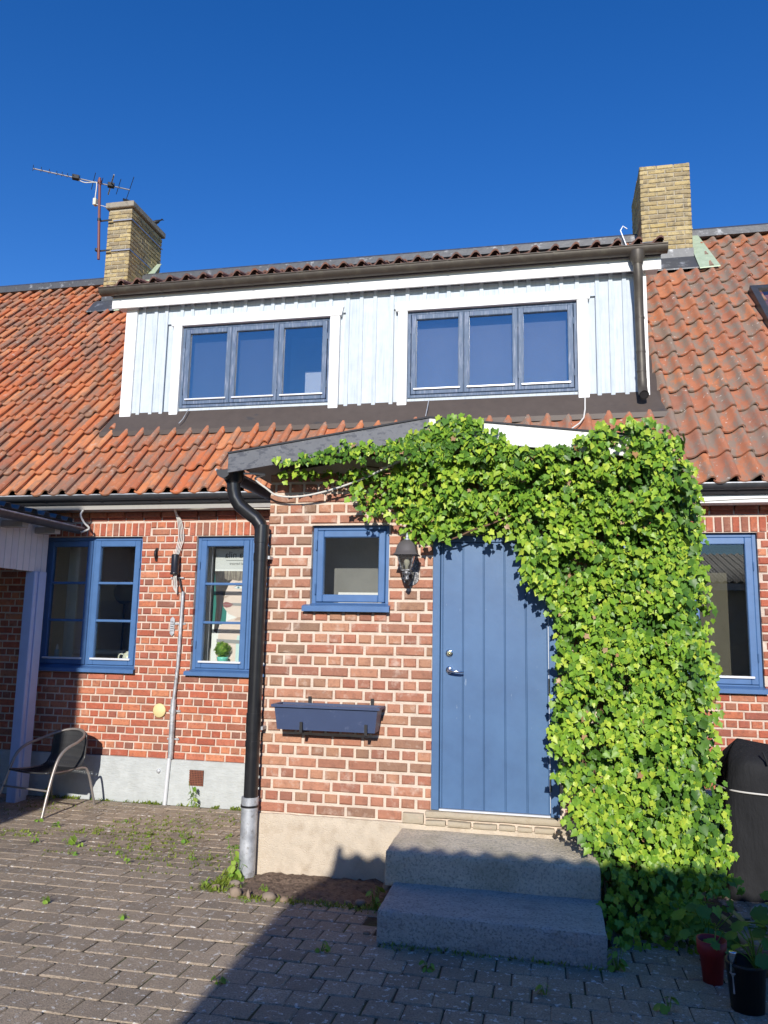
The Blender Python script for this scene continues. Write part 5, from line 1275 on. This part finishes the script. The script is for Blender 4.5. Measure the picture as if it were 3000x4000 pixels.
P_(MB().tube(smooth_path([A0 + (A1 - A0) * .43, A0 + (A1 - A0) * .52 - Vector((0, 0, .05)), Vector((-5.80, 5.86, 9.74)), Vector((-5.75, 5.86, 9.70)), Vector((-5.76, 5.86, 9.43))]), .009, 6).tube([(-5.74, 5.88, 9.31), (-5.62, 5.92, 9.29), (-5.56, 5.96, 9.28)], .006, 6), 'cable', 'cable_white', an)
for zz in (9.02, 8.44):
    P_(MB().box(-5.70, -5.44, 5.93, 5.945, zz - .022, zz + .006).tube([(-5.67, 5.9, zz - .025), (-5.67, 5.9, zz + .02)], .032, 12), 'wall_arm', 'black_satin', an)
    q = MB(); q.box(-5.44, -5.075, 5.978, 5.986, zz - .012, zz + .012); q.box(-5.075, -5.068, 5.978, 7.13, zz - .012, zz + .012); P_(q, 'strap', 'antenna_metal', an)

# ------------------------------------------------------------------ birds on the chimney
def bird(loc, rz, label):
    o = thing('bird', label, 'bird', loc); me = MB(); n, m = 12, 14; X = Matrix.Translation(loc) @ Matrix.Rotation(rz, 4, 'Z')
    # tail to beak: station (x, z, radius)
    S = [(-.17, .045, .004), (-.13, .055, .016), (-.08, .075, .030), (-.03, .095, .044), (.02, .108, .047), (.05, .125, .040), (.065, .147, .028), (.075, .165, .026), (.09, .172, .022), (.105, .171, .011), (.135, .163, .002)]
    for x, z, r in S:
        for k in range(n): a = 2 * math.pi * k / n; me.v.append(X @ Vector((x + .35 * r * math.sin(a), .85 * r * math.cos(a), z + r * math.sin(a))))
    for i in range(len(S) - 1):
        for k in range(n): me.f.append((i * n + k, i * n + (k + 1) % n, (i + 1) * n + (k + 1) % n, (i + 1) * n + k)); me.sm.append(True)
    P_(me, 'body', 'feather', o)
    lg = MB()
    for s in (-.018, .018): lg.tube([X @ Vector((.0, s, .07)), X @ Vector((.005, s, .03)), X @ Vector((.0, s, .002)), X @ Vector((.03, s, .002))], .0035, 5)
    P_(lg, 'legs', 'black_satin', o)
bird((-5.30, 6.12, 9.372), 2.6, 'dark bird crouching on the front of the chimney cap')
bird((-5.10, 6.90, 9.372), .6, 'dark bird standing at the far end of the chimney cap')

# ------------------------------------------------------------------ poster and things on the window sills
pz0, pz1, py, px0, px1 = 1.40, 2.70, PY + .30, -1.665, -1.10
po = thing('hair_care_poster', 'hair care poster of a pale face seen through the window beside the downpipe', 'poster', ((px0 + px1) / 2, py, pz0))
P_(MB().box(px0, px1, py, py + .004, pz0, pz1), 'sheet', 'print_white', po)
def flat(poly, k, m, nm): 
    q = MB(); q.add([(x, py - .0012 * k, z) for x, z in poly], [tuple(range(len(poly)))]); P_(q, nm, m, po)
flat([(px0, 2.46), (px1, 2.46), (px1, pz1), (px0, pz1)], 1, 'print_header', 'header_print')
flat([(px0, 1.82), (-1.50, 1.82), (-1.48, 2.44), (px0, 2.44)], 1, 'print_teal', 'backdrop_print')
face = [(-1.545, 2.40), (-1.30, 2.44), (px1, 2.44), (px1, 1.95), (-1.22, 1.92), (-1.36, 1.905), (-1.47, 1.945), (-1.535, 2.02), (-1.548, 2.10), (-1.556, 2.16), (-1.545, 2.22), (-1.552, 2.30)]
flat(face, 3, 'print_skin', 'face_print')
flat([(-1.60, pz0), (px1, pz0), (px1, 2.0), (-1.22, 1.93), (-1.36, 1.908), (-1.47, 1.87), (-1.58, 1.80)], 2, 'print_skin', 'neck_print')
flat([(-1.36, 1.905), (-1.22, 1.92), (px1, 1.955), (px1, 1.91), (-1.22, 1.875), (-1.40, 1.87)], 4, 'print_skin_shade', 'jaw_shadow_print')
flat([(-1.665, 2.44), (-1.30, 2.44), (-1.40, 2.38), (-1.47, 2.31), (-1.52, 2.20), (-1.545, 2.05), (-1.555, 1.90), (-1.60, 1.72), (-1.64, 1.74), (-1.625, 2.05)], 5, 'print_hair_dark', 'hair_print')
flat([(-1.545, 2.44), (px1, 2.44), (px1, 2.26), (-1.20, 2.30), (-1.28, 2.34), (-1.36, 2.325), (-1.44, 2.34), (-1.50, 2.33), (-1.545, 2.36)], 6, 'print_hair', 'hair_print')
flat([(-1.46, 2.285), (-1.40, 2.305), (-1.34, 2.305), (-1.29, 2.29), (-1.34, 2.298), (-1.40, 2.297)], 7, 'print_hair_dark', 'brow_print')
flat([(-1.42, 2.245), (-1.375, 2.268), (-1.325, 2.265), (-1.285, 2.245), (-1.33, 2.236), (-1.38, 2.235)], 7, 'print_white', 'eye_print')
flat([(-1.36 + .018 * math.cos(a * .5236), 2.25 + .015 * math.sin(a * .5236)) for a in range(12)], 8, 'print_eye', 'iris_print')
flat([(-1.36 + .007 * math.cos(a * .5236), 2.25 + .007 * math.sin(a * .5236)) for a in range(12)], 9, 'print_black', 'pupil_print')
flat([(-1.425, 2.248), (-1.375, 2.275), (-1.325, 2.272), (-1.275, 2.250), (-1.325, 2.265), (-1.375, 2.268)], 8, 'print_hair_dark', 'lash_print')
flat([(-1.545, 2.135), (-1.52, 2.13), (-1.49, 2.14), (-1.475, 2.155), (-1.50, 2.150), (-1.53, 2.145)], 7, 'print_skin_shade', 'nose_print')
flat([(-1.545, 2.065), (-1.51, 2.082), (-1.48, 2.078), (-1.41, 2.055), (-1.47, 2.050), (-1.54, 2.052)], 7, 'print_lip', 'lip_print'); flat([(-1.54, 2.048), (-1.47, 2.046), (-1.415, 2.052), (-1.45, 2.025), (-1.50, 2.015), (-1.535, 2.028)], 7, 'print_lip', 'lip_print')
flat([(-1.36, pz0), (-1.30, pz0), (-1.30, 1.64), (-1.315, 1.70), (-1.345, 1.70), (-1.36, 1.64)], 4, 'print_mint', 'bottle_print'); flat([(-1.26, pz0), (-1.19, pz0), (-1.19, 1.66), (-1.205, 1.72), (-1.245, 1.72), (-1.26, 1.66)], 4, 'print_mint', 'bottle_print')
flat([(-1.60, 1.655), (px1, 1.64), (px1, 1.60), (-1.60, 1.615)], 6, 'print_grey', 'band_print')
flat([(-1.545, 2.072), (-1.54, 2.045), (px1, 2.03), (px1, 2.066)], 6, 'print_grey', 'band_print')
def text_mesh(body, size):
    cu = bpy.data.curves.new('lettering', 'FONT'); cu.body = body; cu.size = size; cu.align_x = 'LEFT'
    ob = bpy.data.objects.new('lettering', cu); COL.objects.link(ob); dg = bpy.context.evaluated_depsgraph_get()
    me = bpy.data.meshes.new_from_object(ob.evaluated_get(dg)); bpy.data.objects.remove(ob); return me
def lettering(body, size, x, z, k):      # the print faces the room, so from outside it reads mirrored, running to the left
    me = text_mesh(body, size); me.materials.append(M['print_black'])
    mw = Matrix.Translation((x, py - .0012 * k, z)) @ Matrix(((-1, 0, 0, 0), (0, 0, -1, 0), (0, 1, 0, 0), (0, 0, 0, 1))); put('lettering', me, po, mw)
lettering('maria nila', .108, -1.128, 2.595, 3); lettering('professional haircare', .040, -1.150, 2.515, 3)
P_(MB().box(-1.53, -1.12, py - .004, py - .003, 2.562, 2.566), 'header_rule', 'print_black', po)
P_(MB().tube([(-1.68, PY + .24, 1.345), (-1.68, PY + .24, 2.75)], .004, 6), 'hanging_rod', 'alu_strip', po)

tag(MB().box(-1.86, -1.70, py + .02, py + .05, 1.345, 2.80).build('curtain', 'room_light'), 'pale narrow curtain beside the poster in the window by the downpipe', 'curtain')
sill_z = 1.341
pp = thing('potted_plant', 'round green plant in a mint pot on the window sill before the poster', 'potted plant', (-1.475, PY + .20, sill_z))
P_(MB().lathe([(0, 0), (.046, 0), (.062, .095), (.066, .115), (.060, .115), (.056, .09), (0, .09)], (-1.475, PY + .20, sill_z), 20), 'pot', 'mint', pp)
for i in range(150):
    d = Vector((RND.gauss(0, 1), RND.gauss(0, 1), RND.gauss(0, 1))).normalized(); c0 = Vector((-1.485, PY + .20, sill_z + .205))
    put('leaf', WV['w0'], pp, orient(d + Vector((U(-.4, .4), U(-.4, .4), U(-.2, .5))), U(-3, 3), U(.035, .05), c0 + Vector((d.x * .090, d.y * .075, d.z * .085)) * U(.75, 1)))
P_(MB().lathe([(.0, -.085), (.06, -.05), (.07, 0), (.055, .05), (0, .08)], (-1.485, PY + .20, sill_z + .205), 14), 'core', 'ivy_inner_shaded', pp)
tp = thing('teapot', 'patterned pale green teapot on the sill of the twin window', 'teapot', (-2.66, PY + .22, sill_z))
cT = (-2.66, PY + .22, sill_z)
P_(MB().lathe([(0, 0), (.062, 0), (.067, .02), (.064, .09), (.048, .128), (.030, .136), (.030, .146), (.0, .15)], cT, 24), 'body', 'ceramic', tp)
P_(MB().tube(smooth_path([(-2.72, PY + .22, sill_z + .11), (-2.765, PY + .22, sill_z + .115), (-2.785, PY + .22, sill_z + .08), (-2.775, PY + .22, sill_z + .01), (-2.77, PY + .22, sill_z + .0)]), .010, 8), 'handle', 'ceramic', tp)
P_(MB().tube([(-2.61, PY + .22, sill_z + .05), (-2.575, PY + .22, sill_z + .10), (-2.55, PY + .22, sill_z + .125)], [.020, .013, .011], 10), 'spout', 'ceramic', tp)
bt = thing('bottle', 'pale blue bottle with nozzle on the shaded sill of the twin window', 'bottle', (-3.60, PY + .22, sill_z))
P_(MB().lathe([(0, 0), (.028, 0), (.028, .135), (.022, .15), (.0, .15)], (-3.60, PY + .22, sill_z), 18), 'body', 'bottle_blue', bt)
P_(MB().lathe([(.014, .15), (.016, .17), (.010, .19), (.004, .215), (0, .216)], (-3.60, PY + .22, sill_z), 12), 'nozzle', 'room_white', bt)
tag(MB().cbox(-3.50, -3.40, PY + .18, PY + .26, sill_z, sill_z + .065, .006).build('box', 'print_mint'), 'small grey green box on the shaded sill of the twin window', 'box')
tag(MB().cbox(-3.36, -3.27, PY + .18, PY + .27, sill_z, sill_z + .055, .006).build('box', 'print_grey'), 'small grey box on the shaded sill next to the mullion', 'box')
cut_ = MB()
for x, w in ((-3.72, .14),): cut_.box(x, x + w, PY + .50, PY + .53, .06, 2.95)
tag(cut_.build('curtain', 'room_light'), 'pale narrow curtain hanging inside the shaded half of the twin window', 'curtain')
tb = thing('table', 'white topped table inside the twin window', 'table', (-3.4, 3.5, .05))
P_(MB().cbox(-3.95, -3.1, 3.3, 3.8, 1.42, 1.47, .01), 'table_top', 'room_light', tb)
for x in (-3.9, -3.15):
    for y_ in (3.35, 3.75): P_(MB().box(x - .02, x + .02, y_ - .02, y_ + .02, .05, 1.42), 'leg', 'room', tb)
mr = thing('table_fan', 'round dark fan on a stand inside the lit half of the twin window', 'fan', (-3.30, 3.6, .05))
P_(yl([(.15, -.02), (.16, 0), (.15, .03), (.0, .04)], (-3.30, 3.6, 2.22), 26), 'fan_head', 'black_satin', mr); P_(MB().tube([(-3.30, 3.6, .05), (-3.30, 3.6, 2.2)], .015, 8), 'stand', 'black_satin', mr)
